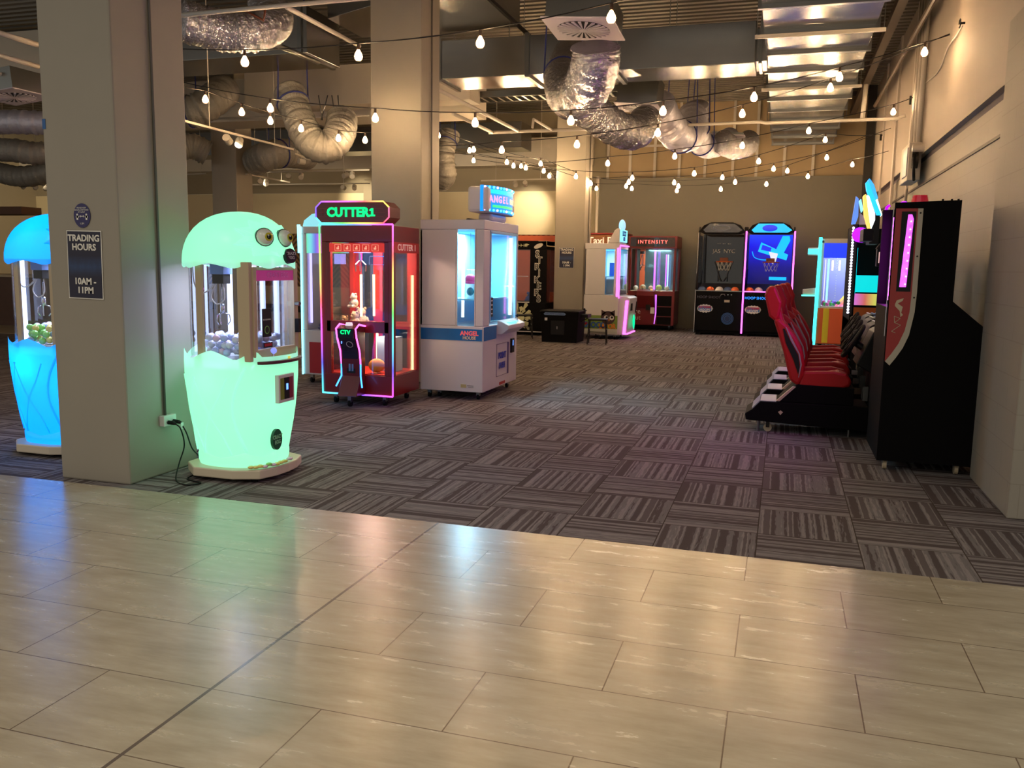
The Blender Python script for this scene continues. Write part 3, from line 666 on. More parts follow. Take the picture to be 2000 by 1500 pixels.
# interior
for x, y, z0, z1 in ((-.17, .42, .85, 1.28), (-.10, D-.06, .85, 1.28), (X1-.03, D-.1, .3, 1.28), (-.03, .5, .32, .7)):
    obj('led_tube', G().box(x-.009, x+.009, y-.009, y+.009, z0, z1, M_WARM), t)
g = G(); g.box(-.02, .26, .3, .32, 1.46, 1.47, M_CHROME); g.box(-.02, -.01, .3, .32, 1.38, 1.47, M_CHROME); g.box(.24, .25, .3, .32, 1.38, 1.47, M_CHROME); g.box(.0, .24, .3, .32, 1.38, 1.386, M_CHROME)
g.cyl((.12, .31, 1.38), (.12, .31, 1.15), .003, M_CHROME, 6); obj('cutter_rail', g, t)
g = G(); g.box(-.24, -.10, .40, .50, 1.5, 1.58, mat('motor_blue', (90, 110, 220), .4)); g.cyl((-.19, .45, 1.5), (-.19, .45, 1.42), .02, M_CHROME, 10)
for k in range(3):
    a = 2.1*k; g.tube([(-.19+math.cos(a)*r_, .45+math.sin(a)*r_, z) for r_, z in ((.015, 1.42), (.06, 1.38), (.055, 1.31))], .006, M_CHROME, 6)
obj('claw', g, t)
obj('shelf_left', G().box(X0+.05, -.13, .1, D-.06, .72, .735, M_CREAM), t)
obj('prize_crate', G().box(.08, .28, .26, .45, .312, .66, mat('box_pale_blue', (158, 196, 226), .4)), t, bevel=.004)
for x, y in ((-.27, .06), (.27, .06), (-.27, D-.06), (.27, D-.06)): caster(t, x, y, .10)
caster(t, -.02, -.12, .11, name='caster')
cabin_lamp(t, .0, .33, 1.59, 30, (1, .62, .45), .4)
cabin_lamp(t, .15, .3, .70, 6, (1, .6, .35), .2)
# plush toys on the shelf and floor of the cutter machine
def plush(x, y, z, s, m, label, name='plush_bear', ears=True, group=None):
    t = thing(name, label, 'plush toy', (x, y, z), random.uniform(-.6, .6), group)
    g = G(); g.sph((0, 0, s*.5), s*.5, m, 16, 12, sy=.85); obj('body', g, t, smooth=True)
    g = G(); g.sph((0, -s*.05, s*1.15), s*.38, m, 16, 12)
    if ears:
        for q in (-1, 1): g.sph((q*s*.3, 0, s*1.45), s*.13, m, 10, 8)
    hd = obj('head', g, t, smooth=True)
    g = G(); g.sph((0, -s*.40, s*1.06), s*.13, M_CREAM, 10, 8)
    for q in (-1, 1): g.sph((q*s*.14, -s*.38, s*1.24), s*.045, M_BLK2, 8, 6)
    obj('face', g, hd, smooth=True)
    for q in (-1, 1):
        g = G(); g.tube([(q*s*.4, 0, s*.7), (q*s*.58, -s*.15, s*.45)], [s*.15, s*.12], m, 10); g.sph((q*s*.58, -s*.15, s*.45), s*.12, m, 10, 6); obj('arm', g, t, smooth=True)
        g = G(); g.tube([(q*s*.25, -s*.1, s*.2), (q*s*.38, -s*.5, s*.14)], [s*.17, s*.15], m, 10); g.sph((q*s*.38, -s*.5, s*.15), s*.15, m, 10, 6); obj('leg', g, t, smooth=True)
    return t
M_PB = mat('plush_beige', (206, 184, 152), .95, bump=.6, nscale=60); M_PW = mat('plush_white', (226, 220, 206), .95, bump=.6, nscale=60); M_PT = mat('plush_tan', (176, 140, 96), .95, bump=.6, nscale=60)
BX, BYY = -3.965, 7.65
for (x, y, z, s, m, lb) in ((-.24, .2, .736, .085, M_PT, 'tan plush toy at the front of the stack in the red cutter machine'), (-.22, .38, .736, .11, M_PB, 'beige plush bear behind the front toy in the red cutter machine'),
        (-.24, .56, .736, .13, M_PB, 'beige plush bear at the back of the shelf in the red cutter machine'), (-.25, .42, .94, .095, M_PW, 'white plush bear on top of the stack in the red cutter machine')):
    plush(BX+x, BYY+y, z, s, m, lb)
plush(BX-.2, BYY+.3, .314, .15, M_PB, 'pale plush bear on the red floor at the left of the cutter machine')
g = G(); g.sph((0, 0, .07), .075, mat('plush_gold', (214, 150, 40), .9), 20, 14, sx=1.15, sy=.9, sz=.93); o = tag(obj('round_cushion', g, smooth=True), 'round golden plush cushion on the red floor of the cutter machine', 'cushion'); o.location = (BX+.15, BYY+.12, .318)

# ------------------------------------------------------------------ white machine with cyan edge behind the red one
M_CYL = emis('led_ice', (.25, .85, 1), 2.6)
t = thing('plush_claw_machine', 'white claw machine with icy blue lit edge half hidden behind the red cutter machine', 'claw machine', (-4.87, 8.86, 0))
g = G(); g.box(-.42, .42, 0, .56, .1, .62, M_WHITE); g.box(-.42, -.36, 0, .56, .62, 1.72, M_WHITE); g.box(.36, .42, 0, .56, .62, 1.72, M_WHITE); g.box(-.42, .42, 0, .56, 1.72, 1.80, M_WHITE); obj('cabinet', g, t, bevel=.01)
g = G(); g.prism([(-.42, 1.80), (-.40, 1.87), (-.3, 1.94), (-.1, 1.98), (.1, 1.98), (.3, 1.94), (.42, 1.80)], 'y', .02, .14, emis('dome_ice', (.3, .8, .9), .9)); obj('arched_topper', g, t, bevel=.01)
g = G(); g.tube([(-.425, -.01, .1), (-.425, -.01, 1.8)], .011, M_CYL, 8); g.tube([(-.45, .0, 1.5), (-.455, .0, 1.82)], .02, M_CYL, 8); obj('edge_led', g, t, smooth=True)
obj('header', G().box(-.36, .36, .005, .02, 1.50, 1.72, rainbow('header_swirl', 0, 2.2, .2, .7)), t)
obj('front_glass', G().box(-.36, .36, .01, .016, .62, 1.5, M_GLASS), t)
obj('front_graphic', G().box(-.34, .36, -.004, .0, .12, .48, mat('graphic_red', (170, 30, 44), .4)), t)
obj('led_tube', G().box(-.35, -.33, .05, .07, .7, 1.5, emis('led_violet', (.45, .4, 1), 2.2)), t)
obj('led_tube', G().box(-.28, -.14, .5, .53, 1.38, 1.5, emis('led_violet', (.45, .4, 1), 2.2)), t)
for x, y in ((-.34, .06), (.34, .06), (-.34, .48), (.34, .48)): caster(t, x, y, .1)
M_PV = mat('plush_violet', (70, 50, 120), .95); M_PRD = mat('plush_crimson', (190, 40, 40), .95)
plush(-5.10, 9.02, .621, .10, M_PV, 'violet plush toy behind the glass left of the red cutter machine', 'plush_toy')
plush(-5.13, 9.2, .621, .13, M_PW, 'white plush toy behind the glass left of the red cutter machine', 'plush_toy')
plush(-4.95, 9.05, .621, .11, M_PRD, 'crimson plush toy behind the glass left of the red cutter machine', 'plush_toy')
plush(-5.12, 9.1, .86, .09, M_PV, 'dark plush toy on top of the pile left of the red cutter machine', 'plush_toy')

# ------------------------------------------------------------------ white prize machine (front faces +x)
M_ANB = emis('angel_cyan', (.12, .6, .95), 1.0); M_BAND = mat('blue_band', (24, 104, 170), .4, noise=.25, nscale=6)
M_ANR = mat('angel_red_print', (232, 70, 74), .4, em=(.9, .2, .2), es=.3); M_GOLDP = mat('angel_gold_print', (236, 190, 70), .4)
t = thing('angel_prize_machine', 'tall white prize machine with blue side band and cyan lit window beside the second column', 'arcade machine', (-2.9, 8.35, 0))
L, D = -.70, 1.18     # local x from L..0, y 0..D
g = G(); g.box(L, 0, 0, D, .085, .77, M_WHITE); g.box(L, 0, .0, D, 1.75, 1.85, M_WHITE); g.box(L, -.30, 0, .03, .77, 1.75, M_WHITE); g.box(-.09, 0, 0, .19, .77, 1.75, M_WHITE)
g.box(L, L+.03, 0, D, .77, 1.75, M_WHITE); g.box(L, 0, D-.06, D, .77, 1.75, M_WHITE); obj('cabinet', g, t, bevel=.008)
obj('back_liner', G().box(-.5, -.47, .2, D-.06, .77, 1.75, mat('liner_blue', (128, 196, 236), .5)), t)
obj('side_window', G().box(-.29, -.10, .003, .009, .775, 1.75, M_GLASS), t)
obj('side_frame', G().box(-.30, -.29, -.001, .02, .77, 1.755, M_WHITE).box(-.10, -.09, -.001, .02, .77, 1.755, M_WHITE), t)
obj('front_window', G().box(-.008, -.002, .19, D-.06, .80, 1.75, M_GLASS), t)
g = G(); mf = mat('window_frame_blue', (150, 196, 232), .35)
g.box(-.02, .006, .19, .22, .8, 1.74, mf); g.box(-.02, .006, D-.09, D-.05, .8, 1.74, mf); g.box(-.02, .006, .19, D-.05, 1.72, 1.75, mf); obj('window_frame', g, t, bevel=.003)
bd = obj('side_band', G().box(L+.01, -.012, -.004, .0, .62, .74, M_BAND), t)
txt('ANGEL', bd, (-.15, -.006, .695), '-y', .062, M_ANR, .001, bold=.04); txt('HOUSE', bd, (-.15, -.006, .648), '-y', .045, mat('pale_gold', (240, 214, 170), .4), .001, bold=.03)
g = G(); g.box(-.23, -.215, -.005, 0, .62, .74, M_BAND)
obj('side_label', G().box(-.24, -.18, -.003, 0, .13, .165, mat('label_tan', (190, 176, 120), .5)).box(-.17, -.10, -.002, 0, .15, .155, mat('label_ink', (120, 116, 112), .5)).box(-.16, -.10, -.002, 0, .135, .139, mat('label_ink', (120, 116, 112), .5)), t)
obj('front_band', G().box(0, .004, .02, .42, .62, .76, M_BAND), t)
g = G(); g.prism([(.0, .76), (.0, .66), (.05, .66), (.13, .72), (.13, .76), (.05, .80), (0, .81)], 'y', .45, D-.12, M_WHITE); cp = obj('control_panel', g, t, bevel=.006)
g = G(); g.box(.03, .12, .55, .85, .785, .79, emis('panel_cyan', (.15, .8, 1), 1.8)); obj('panel_light', g, cp).rotation_euler = (0, 0, 0)
g = G(); g.cyl((.07, .95, .78), (.07, .95, .83), .006, M_CHROME, 8); g.sph((.07, .95, .84), .018, M_BLK2, 12, 8); obj('joystick', g, cp, smooth=True)
g = G(); g.box(0, .004, .44, .445, .2, .55, mat('seam_line', (120, 110, 130), .5)); g.box(0, .004, .44, .82, .55, .554, mat('seam_line', (120, 110, 130), .5)); g.box(0, .012, .82, .85, .2, .55, mat('handle_grey', (110, 96, 130), .5)); g.box(0, .004, .44, .82, .2, .204, mat('seam_line', (120, 110, 130), .5)); dr = obj('prize_door', g, t)  # violet-grey strips outline the prize door
M_BPR = mat('blue_print', (50, 60, 170), .4)
txt('POINT', dr, (.006, .63, .42), '+x', .09, M_BPR, .001, bold=.05); txt('PUSH', dr, (.006, .63, .31), '+x', .085, M_BPR, .001, bold=.05)
obj('bill_acceptor', G().box(0, .02, .93, 1.03, .42, .58, M_BLK2).box(.02, .022, .97, .985, .5, .56, emis('coin_blue', (.1, .25, 1), 3)), t, bevel=.002)
obj('lower_label', G().box(0, .003, .55, .75, .10, .13, mat('label_red', (170, 20, 30), .4)), t)
obj('led_tube', G().box(-.055, -.03, D-.16, D-.12, .84, 1.70, emis('led_ice_white', (.62, .9, 1), 6)), t)
obj('led_tube', G().box(-.30, -.28, .16, .19, .85, 1.70, emis('led_ice_white', (.62, .9, 1), 6)), t)
obj('ceiling_panel', G().box(-.46, -.03, .2, D-.07, 1.73, 1.745, M_ANB), t)
obj('prize_shelf', G().box(-.46, -.06, .1, D-.1, 1.03, 1.045, mat('shelf_clear_blue', (150, 214, 240), .2)), t)
g = G(); g.box(-.02, .002, .22, .30, .86, 1.06, M_BLK2); obj('window_sticker', g, t)
g = G()
for k in range(4): g.box(.002, .003, .235, .285, .885+.045*k, .90+.045*k, M_WTXT)
obj('sticker_print', g, t)
# curved topper
def arc_panel(r, a0, a1, cx, cy, z0, z1, th, m, n=12):
    o_, i_ = [], []
    for k in range(n+1):
        a = a0+(a1-a0)*k/n; o_.append((cx+r*math.cos(a), cy+r*math.sin(a))); i_.append((cx+(r-th)*math.cos(a), cy+(r-th)*math.sin(a)))
    return o_ + i_[::-1], z0, z1, m
pts, *_ = arc_panel(1.0, R(-29), R(29), -.93, .56, 0, 0, .03, None)
tp = obj('topper_box', G().box(-.22, .0, .09, 1.03, 1.93, 2.19, M_WHITE).box(-.18, -.02, .3, .8, 1.85, 1.93, M_WHITE), t, bevel=.03)
tf = obj('topper_panel', G().prism(pts, 'z', 1.94, 2.20, emis('topper_blue', (.0, .28, .85), 1.2)), tp)
def on_arc(a, r=1.0): return (-.93+r*math.cos(a), .56+r*math.sin(a))
g = G()
for zz in (1.955, 2.185):
    for k in range(15):
        a = R(-27+54*k/14); g.sph((*on_arc(a, 1.006), zz), .013, emis('bulb_cyan' if k % 3 else 'bulb_pinkish', (.1, .7, 1) if k % 3 else (.8, .5, 1), 2.2), 8, 6)
for a in (R(-27), R(27)):
    for k in range(5): g.sph((*on_arc(a, 1.006), 1.985+.04*k), .013, emis('bulb_cyan', (.1, .7, 1), 2.2), 8, 6)
obj('topper_bulbs', g, tf, smooth=True)
g = G(); pp, *_ = arc_panel(1.004, R(-24), R(24), -.93, .56, 0, 0, .003, None); g.prism(pp, 'z', 2.125, 2.165, emis('topper_cyan', (0, .7, .85), 1.3)); pp, *_ = arc_panel(1.004, R(-20), R(10), -.93, .56, 0, 0, .003, None); g.prism(pp, 'z', 1.985, 2.01, emis('topper_green', (.05, .9, .25), 1.1)); obj('topper_graphic', g, tf)
ML = emis('topper_letters', (1, .35, .6), 1.3)
for i, ch in enumerate('ANGEL'):
    a = R(-22+4.6*i); txt(ch, tf, (*on_arc(a, 1.01), 2.065), (R(90), 0, R(90)+a), .095, ML, .002, bold=.03)
for i, ch in enumerate('HOUSE'):
    a = R(3+3.9*i); txt(ch, tf, (*on_arc(a, 1.01), 2.06), (R(90), 0, R(90)+a), .075, emis('topper_gold', (1, .8, .4), 1.1), .002, bold=.03)
g = G(); g.tube(bez([(-.3, .3, 1.85), (-.3, .33, 1.87), (-.22, .42, 1.865), (-.15, .5, 1.87)]), .01, M_BLK2, 6); obj('roof_cable', g, t)
for x, y in ((L+.08, .08), (L+.17, .14), (-.08, .1), (L+.1, D-.1), (-.08, D-.1)): caster(t, x, y, .085, .03)
obj('far_liner', G().box(-.47, -.06, D-.08, D-.06, .77, 1.75, mat('liner_blue', (128, 196, 236), .5)), t)
cabin_lamp(t, -.25, .5, 1.725, 70, (.45, .82, 1), .35)
def box_thing(name, label, cat, x, y, z, sx, sy, sz, m, bev=.004, group=None, rz=0):
    g = G(); g.box(-sx/2, sx/2, -sy/2, sy/2, 0, sz, m); o = obj(name, g, None, bevel=bev); o.location = (x, y, z); o.rotation_euler = (0, 0, rz); return tag(o, label, cat, group)
M_PBX = mat('prize_pale', (190, 230, 240), .3)
for (x, y, z, sx, sy, sz, m, lb) in ((-3.13, 8.62, 1.046, .09, .09, .17, M_PBX, 'pale boxed prize standing at the left behind the side window of the white machine'),
        (-3.05, 8.75, 1.046, .08, .1, .26, mat('prize_teal', (60, 150, 190), .3), 'teal boxed prize behind the side window of the white machine'),
        (-3.2, 8.85, 1.046, .1, .1, .3, M_PBX, 'tall pale boxed prize at the back of the white machine'),
        (-3.04, 8.58, 1.046, .07, .08, .12, mat('prize_mint', (130, 220, 210), .3), 'small mint boxed prize by the side window of the white machine')):
    box_thing('prize_box', lb, 'prize', x, y, z, sx, sy, sz, m)
t2 = thing('hanging_prize', 'pink and teal prize hanging behind the side window of the white machine', 'prize', (-3.10, 8.50, 1.25))
g = G(); g.sph((0, 0, .0), .055, mat('prize_pink', (214, 60, 130), .4), 14, 10, sz=.9); g.cyl((0, 0, -.02), (0, 0, -.05), .055, mat('prize_pink', (214, 60, 130), .4), 14); obj('head', g, t2, smooth=True)
g = G(); g.sph((.0, 0, -.13), .04, mat('prize_teal2', (30, 110, 130), .4), 12, 8, sz=1.1); obj('body', g, t2, smooth=True)
obj('hanger', G().cyl((0, 0, .04), (0, 0, .47), .002, M_CHROME, 5), t2)

# ------------------------------------------------------------------ black striker prize machine
t = thing('striker_prize_machine', 'black prize machine with STRIKERS lettering down its post behind the black cocktail table', 'arcade machine', (-4.52, 16.8, 0))
for x_ in (-1.0, -.15):
    for y_ in (.1, .8): obj('foot', G().cyl((x_, y_, 0), (x_, y_, .07), .03, M_RUB, 10), t)
g = G(); W = 1.15; D = .9
g.box(-W, 0, 0, D, .06, .66, M_BLACK); g.box(-W, 0, 0, D, 1.72, 1.89, M_BLACK); g.box(-.34, 0, 0, .05, .66, 1.72, M_BLACK); g.box(-W, -W+.05, 0, .05, .66, 1.72, M_BLACK); g.box(-.05, 0, D-.05, D, .66, 1.72, M_BLACK); obj('cabinet', g, t, bevel=.006)
obj('white_trim', G().box(-W, 0, -.006, 0, .07, .085, M_WHITE).box(-W, -.34, -.01, 0, .655, .675, M_WHITE).box(-.62, -.605, -.008, 0, .67, 1.62, M_WHITE).box(-.60, -.37, -.006, 0, 1.18, 1.19, M_WHITE), t)
obj('front_glass', G().box(-W+.05, -.34, .01, .016, .66, 1.72, M_GLASS), t); obj('side_glass', G().box(-.012, -.006, .05, D-.05, .66, 1.72, M_GLASSD), t)
obj('led_tube', G().box(-.72, -.68, .1, .14, .7, 1.6, emis('led_soft', (.6, .8, .9), .7)), t)
M_BONE = mat('bone_print', (206, 206, 160), .5); M_OUT = mat('outline_print', (200, 196, 184), .5)
g = G()
g.box(-.80, -.42, -.004, 0, 1.795, 1.805, M_BONE)
for k in range(6): g.prism([(-.72+.06*k, 1.80-.03), (-.71+.06*k, 1.80-.03), (-.70+.06*k, 1.80), (-.71+.06*k, 1.83), (-.72+.06*k, 1.83), (-.705+.06*k, 1.8)], 'y', -.004, 0, M_BONE)
g.prism([(-.45, 1.77), (-.40, 1.80), (-.36, 1.815), (-.41, 1.835), (-.45, 1.83)], 'y', -.004, 0, M_BONE)
rnd = random.Random(11)
for k in range(22):
    a = k*2*math.pi/22+rnd.uniform(-.1, .1); r0, r1 = .10, rnd.uniform(.16, .34); q = rnd.uniform(.03, .06)
    cx, cz = -.55, .36; c_, s_ = math.cos(a), math.sin(a)
    if cz+r1*s_ > .63 or cz+r1*s_ < .1: r1 = .2
    g.prism([(cx+r0*c_, cz+r0*s_), (cx+r1*c_-q*s_*.8, cz+r1*s_+q*c_*.8), (cx+(r1+.03)*c_, cz+(r1+.03)*s_), (cx+r1*c_+q*s_*.8, cz+r1*s_-q*c_*.8)], 'y', -.003, 0, M_BONE)
g.prism([(-.55+.11*math.cos(i*.5236), .36+.11*math.sin(i*.5236)) for i in range(12)], 'y', -.0035, 0, M_BONE)
obj('splat_graphic', g, t)
g = G(); g.prism([(-.17+.09*math.cos(i*math.pi/8)+.02*math.sin(i*math.pi/8), 1.79+.05*math.sin(i*math.pi/8)+.02*math.cos(i*math.pi/8)) for i in range(16)], 'y', -.004, 0, M_OUT); obj('oval_badge', g, t)
for i, ch in enumerate('STRIKERS'):
    txt(ch, t, (-.17+(.025 if i % 2 else -.02), -.006, 1.63-.128*i), '-y', .185, M_OUT, .002, bold=.05); txt(ch, t, (-.17+(.025 if i % 2 else -.02), -.010, 1.63-.128*i), '-y', .165, M_BLK2, .001, bold=-.005)
g = G(); g.prism([(-.18, 1.89), (0, 1.89), (0, 1.78), (.05, 1.78)], 'y', .0, D, M_CREAM); obj('sloped_shade', g, t)
for k, (x, z, m) in enumerate(((-.22, .68, M_PW), (-.12, .68, M_PRD), (-.45, .68, mat('plush_blue', (60, 90, 170), .9)), (-.8, .68, M_PB))):
    plush(-4.52+x, 17.15, z, .12, m, ['white plush toy behind the side glass of the black striker machine', 'crimson plush toy behind the side glass of the black striker machine', 'blue plush toy behind the front glass of the black striker machine', 'beige plush toy behind the front glass of the black striker machine'][k], 'plush_toy')
# cocktail cabinet
t = thing('cocktail_cabinet', 'low black cocktail arcade cabinet with side control boxes in front of the distant column', 'arcade table', (-3.9, 15.5, 0))
g = G(); g.prism([(-.33, 0), (.33, 0), (.36, .56), (-.36, .56)], 'y', .0, .6, M_BLACK); obj('cabinet', g, t, bevel=.006)
obj('table_top', G().box(-.37, .37, -.03, .63, .56, .585, M_BLK2), t, bevel=.008)
g = G(); g.prism([(-.28, .50), (.10, .50), (.12, .525), (.09, .55), (-.27, .55), (-.30, .525)], 'y', -.012, 0, mat('badge_blueish', (120, 150, 190), .4)); cb = obj('badge', g, t)
txt('ARCADE CLASSICS', cb, (-.09, -.014, .525), '-y', .042, mat('badge_ink', (60, 70, 130), .4), .001)
obj('coin_door', G().box(-.16, .10, -.008, 0, .14, .40, M_BLK2).box(-.05, -.03, -.012, 0, .24, .30, M_CHROME), t, bevel=.003)
obj('white_label', G().box(-.28, -.23, -.004, 0, .40, .45, M_WHITE), t)
g = G(); g.box(.37, .50, .15, .45, .46, .52, M_BLK2); g.tube([(.40, .3, .52), (.40, .3, .60)], .008, M_DARK, 6); g.sph((.40, .3, .61), .02, M_BLK2, 10, 8); g.tube([(.36, .2, .38), (.5, .2, .46)], .012, M_DARK, 6); obj('control_box', g, t)
def stool(x, y, rz, label):
    t = thing('metal_stool', label, 'stool', (x, y, 0), rz, 'black framed stools')
    obj('seat', G().box(-.17, .17, -.17, .17, .43, .46, M_BLK2), t, bevel=.008)
    for a in (-1, 1):
        for b in (-1, 1): obj('leg', G().tube([(a*.15, b*.15, .43), (a*.17, b*.17, 0)], .011, M_DARK, 6), t)
    g = G()
    for a in (-1, 1): g.box(-.16, .16, a*.155-.006, a*.155+.006, .2, .212, M_DARK); g.box(a*.155-.006, a*.155+.006, -.16, .16, .26, .272, M_DARK)
    obj('stretcher', g, t); return t
stool(-3.19, 15.55, R(8), 'low black framed stool in front of the owl picture machine')
stool(-4.78, 16.15, R(20), 'low black framed stool in front of the black striker machine')
# white owl machine (front faces +x)
t = thing('owl_prize_machine', 'white prize machine with magenta lit front edge and an owl picture at its foot', 'arcade machine', (-3.02, 16.62, 0))
L, D = -.68, .95
g = G(); g.box(L, 0, 0, D, .09, .86, M_WHITE); g.box(L, 0, 0, D, 1.74, 1.85, M_WHITE); g.box(L, -.27, 0, .03, .86, 1.74, M_WHITE); g.box(-.10, 0, 0, .08, .86, 1.74, M_WHITE); g.box(L, L+.03, 0, D, .86, 1.74, M_WHITE); g.box(L, 0, D-.05, D, .86, 1.74, M_WHITE)
g.prism([(0, .09), (.18, .09), (.22, .80), (.16, .83), (0, .84)], 'y', .04, D-.04, M_WHITE); obj('cabinet', g, t, bevel=.008)
obj('side_window', G().box(-.27, -.10, .004, .01, .86, 1.74, M_GLASS), t); obj('front_window', G().box(-.01, -.004, .08, D-.05, .86, 1.74, M_GLASS), t)
obj('back_liner', G().box(-.45, -.42, .03, D-.05, .86, 1.74, mat('liner_blue', (128, 196, 236), .5)), t)
g = G(); g.box(-.045, -.012, -.012, 0, .83, 1.76, M_MAG); g.box(0, .016, -.01, .02, .80, 1.80, M_MAG); g.box(.005, .02, 0, D, 1.80, 1.82, M_MAG); obj('edge_led', g, t)
g = G(); g.prism([(.10, .12), (.15, .12), (.19, .76), (.14, .76)], 'y', .024, .04, M_MAG); g.box(.10, .20, .02, D-.03, .105, .125, M_MAG); obj('pedestal_led', g, t)
obj('led_tube', G().box(-.03, -.012, .12, .15, .92, 1.66, emis('led_ice_white', (.62, .9, 1), 6)), t)
obj('ceiling_panel', G().box(-.42, -.02, .05, D-.06, 1.72, 1.735, M_ANB), t)
g = G(); g.prism([(-.02, 1.85), (-.02, 2.13), (-.06, 2.14), (-.12, 2.10), (-.25, 1.85)], 'y', .03, .82, M_WHITE); tb = obj('topper_box', g, t, bevel=.02)
ME = emis('topper_mint', (.25, .85, .95), 1.1)
obj('topper_panel', G().box(-.02, .0, .06, .80, 1.88, 2.12, ME), tb, bevel=.01)
g = G(); g.sph((-.05, .45, 2.20), .16, emis('topper_ice', (.35, .7, 1), 1.0), 18, 12, sx=.4, sy=.9, sz=.75); obj('topper_dome', g, tb, smooth=True)
txt('LUCKY', tb, (.003, .43, 2.04), '+x', .13, mat('topper_ink', (30, 60, 180), .4), .002, bold=.04); txt('BOX', tb, (.003, .43, 1.94), '+x', .10, mat('topper_ink', (30, 60, 180), .4), .002, bold=.04)
sb = obj('meadow_band', G().box(L+.01, -.002, -.004, 0, .12, .46, mat('band_green', (120, 150, 60), .5, noise=.3, nscale=9)).box(L+.01, -.002, -.005, 0, .12, .20, mat('band_pale', (196, 200, 190), .5)), t)
MO = mat('owl_brown', (66, 42, 44), .6)
g = G(); cx, cz = -.19, .42
g.prism([(cx+.14*math.cos(i*math.pi/12), cz+.13*math.sin(i*math.pi/12)) for i in range(24)], 'y', -.014, -.004, MO)
for s in (-1, 1): g.prism([(cx+s*.13, cz+.15), (cx+s*.03, cz+.10), (cx+s*.13, cz+.02)], 'y', -.014, -.004, MO)
for s in (-1, 1):
    g.cyl((cx+.02+s*.055, -.014, cz+.0), (cx+.02+s*.055, -.018, cz+.0), .045, M_WTXT, 18); g.cyl((cx+.03+s*.05, -.018, cz+.01), (cx+.03+s*.05, -.021, cz+.01), .022, M_BLK2, 14)
g.prism([(cx+.01, cz-.03), (cx+.04, cz-.03), (cx+.025, cz-.07)], 'y', -.02, -.014, mat('beak_orange', (220, 140, 50), .5)); obj('owl_picture', g, sb)
txt('CHOCO', sb, (-.47, -.008, .27), '-y', .15, mat('choco_blue', (50, 90, 170), .4), .003, bold=.05, xs=.85)
txt('LATOR', sb, (-.20, -.008, .25), '-y', .13, mat('choco_orange', (220, 130, 40), .4), .003, bold=.05, xs=.8)
g = G(); g.sph((-.62, -.006, .30), .035, mat('berry_red', (170, 20, 40), .4), 12, 8, sy=.2); obj('berry_mark', g, sb)
g = G(); g.sph((.235, .48, .33), .13, emis('leaf_green_lamp', (.0, .85, .35), 1.2), 18, 12, sx=.16, sy=.55, sz=1.15); obj('oval_lamp', g, t, smooth=True)
g = G(); g.box(.20, .235, .2, .3, .56, .7, M_BLK2); g.tube([(.225, .7, .5), (.24, .75, .72)], .012, M_BLK2, 6); obj('coin_unit', g, t)
for x, y in ((L+.08, .06), (-.35, .06), (-.06, .06), (L+.08, D-.08), (-.08, D-.08)): caster(t, x, y, .09, .035)
cabin_lamp(t, -.22, .4, 1.715, 16, (.45, .8, 1), .3)
box_thing('prize_box', 'blue boxed prize behind the side window of the owl picture machine', 'prize', -3.02-.18, 16.85, 1.22, .09, .1, .26, mat('prize_blue2', (30, 90, 190), .3))
box_thing('prize_box', 'yellow boxed prize beside the blue one in the owl picture machine', 'prize', -3.02-.11, 16.95, 1.22, .05, .1, .26, mat('prize_yellow', (200, 210, 90), .3))
obj('prize_shelf', G().box(-.42, -.03, .1, D-.1, 1.2, 1.218, mat('shelf_clear_blue', (150, 214, 240), .2)), t)
# orange sign wall piece behind it
a, b_ = at(1150, 466, y=19.6), at(1232, 478, y=19.6)
t = thing('claw_machine', 'claw machine with a red topped sign reading Taxi Fl behind the owl picture machine', 'claw machine', (-3.85, 19.55, 0))
g = G(); g.box(-.75, .42, 0, .8, .1, .8, mat('cab_orange', (180, 84, 50), .5)); g.box(-.75, -.7, 0, .05, .8, 1.85, M_RED); g.box(.37, .42, 0, .05, .8, 1.85, M_RED); g.box(-.75, .42, .0, .8, 1.85, 2.12, mat('sign_tan', (150, 96, 52), .5)); g.box(-.77, .44, -.02, .82, 2.12, 2.16, M_RED); obj('cabinet', g, t, bevel=.01)
for x_ in (-.65, .32):
    for y_ in (.1, .7): obj('foot', G().cyl((x_, y_, 0), (x_, y_, .11), .03, M_RUB, 10), t)
txt('Taxi Fl', t, (-.15, -.006, 1.98), '-y', .22, emis('taxi_letters', (1, .75, .5), .9), .003, bold=.02)
obj('front_glass', G().box(-.7, .37, .01, .02, .8, 1.85, M_GLASSD), t)

# ------------------------------------------------------------------ red INTENSITY claw machine at the back wall
t = thing('intensity_claw_machine', 'wide dark red claw machine with a lit INTENSITY sign against the back wall', 'claw machine', (-2.80, 19.45, 0))
MR = mat('dark_red_cabinet', (104, 11, 17), .4, coat=.2)
g = G(); W = .52; D = .85
g.box(-W, W, 0, D, .12, .88, MR); g.box(-W, -W+.05, 0, .05, .88, 1.85, MR); g.box(W-.05, W, 0, .05, .88, 1.85, MR); g.box(-W, -W+.05, D-.05, D, .88, 1.85, MR); g.box(W-.05, W, D-.05, D, .88, 1.85, MR); g.box(-W-.02, W+.02, -.04, D, 1.82, 2.09, MR); obj('cabinet', g, t, bevel=.008)
mq = obj('marquee', G().box(-W+.03, W-.03, -.05, -.04, 1.86, 2.06, mat('marquee_black', (30, 8, 12), .2, coat=1)), t)
txt('INTENSITY', mq, (.0, -.055, 1.96), '-y', .105, emis('intensity_red', (1, .12, .1), 2.2), .003, bold=.012, xs=1.0, sp=1.35)
for x, z0, z1 in ((-W+.06, .55, .78), (.14, .55, .78), (.14, .33, .53), (.14, .14, .31)):
    obj('dark_panel', G().box(x, x+.32, -.008, 0, z0, z1, M_BLACK), t, bevel=.003)
obj('front_glass', G().box(-W+.05, W-.05, .01, .016, .88, 1.82, M_GLASS), t)
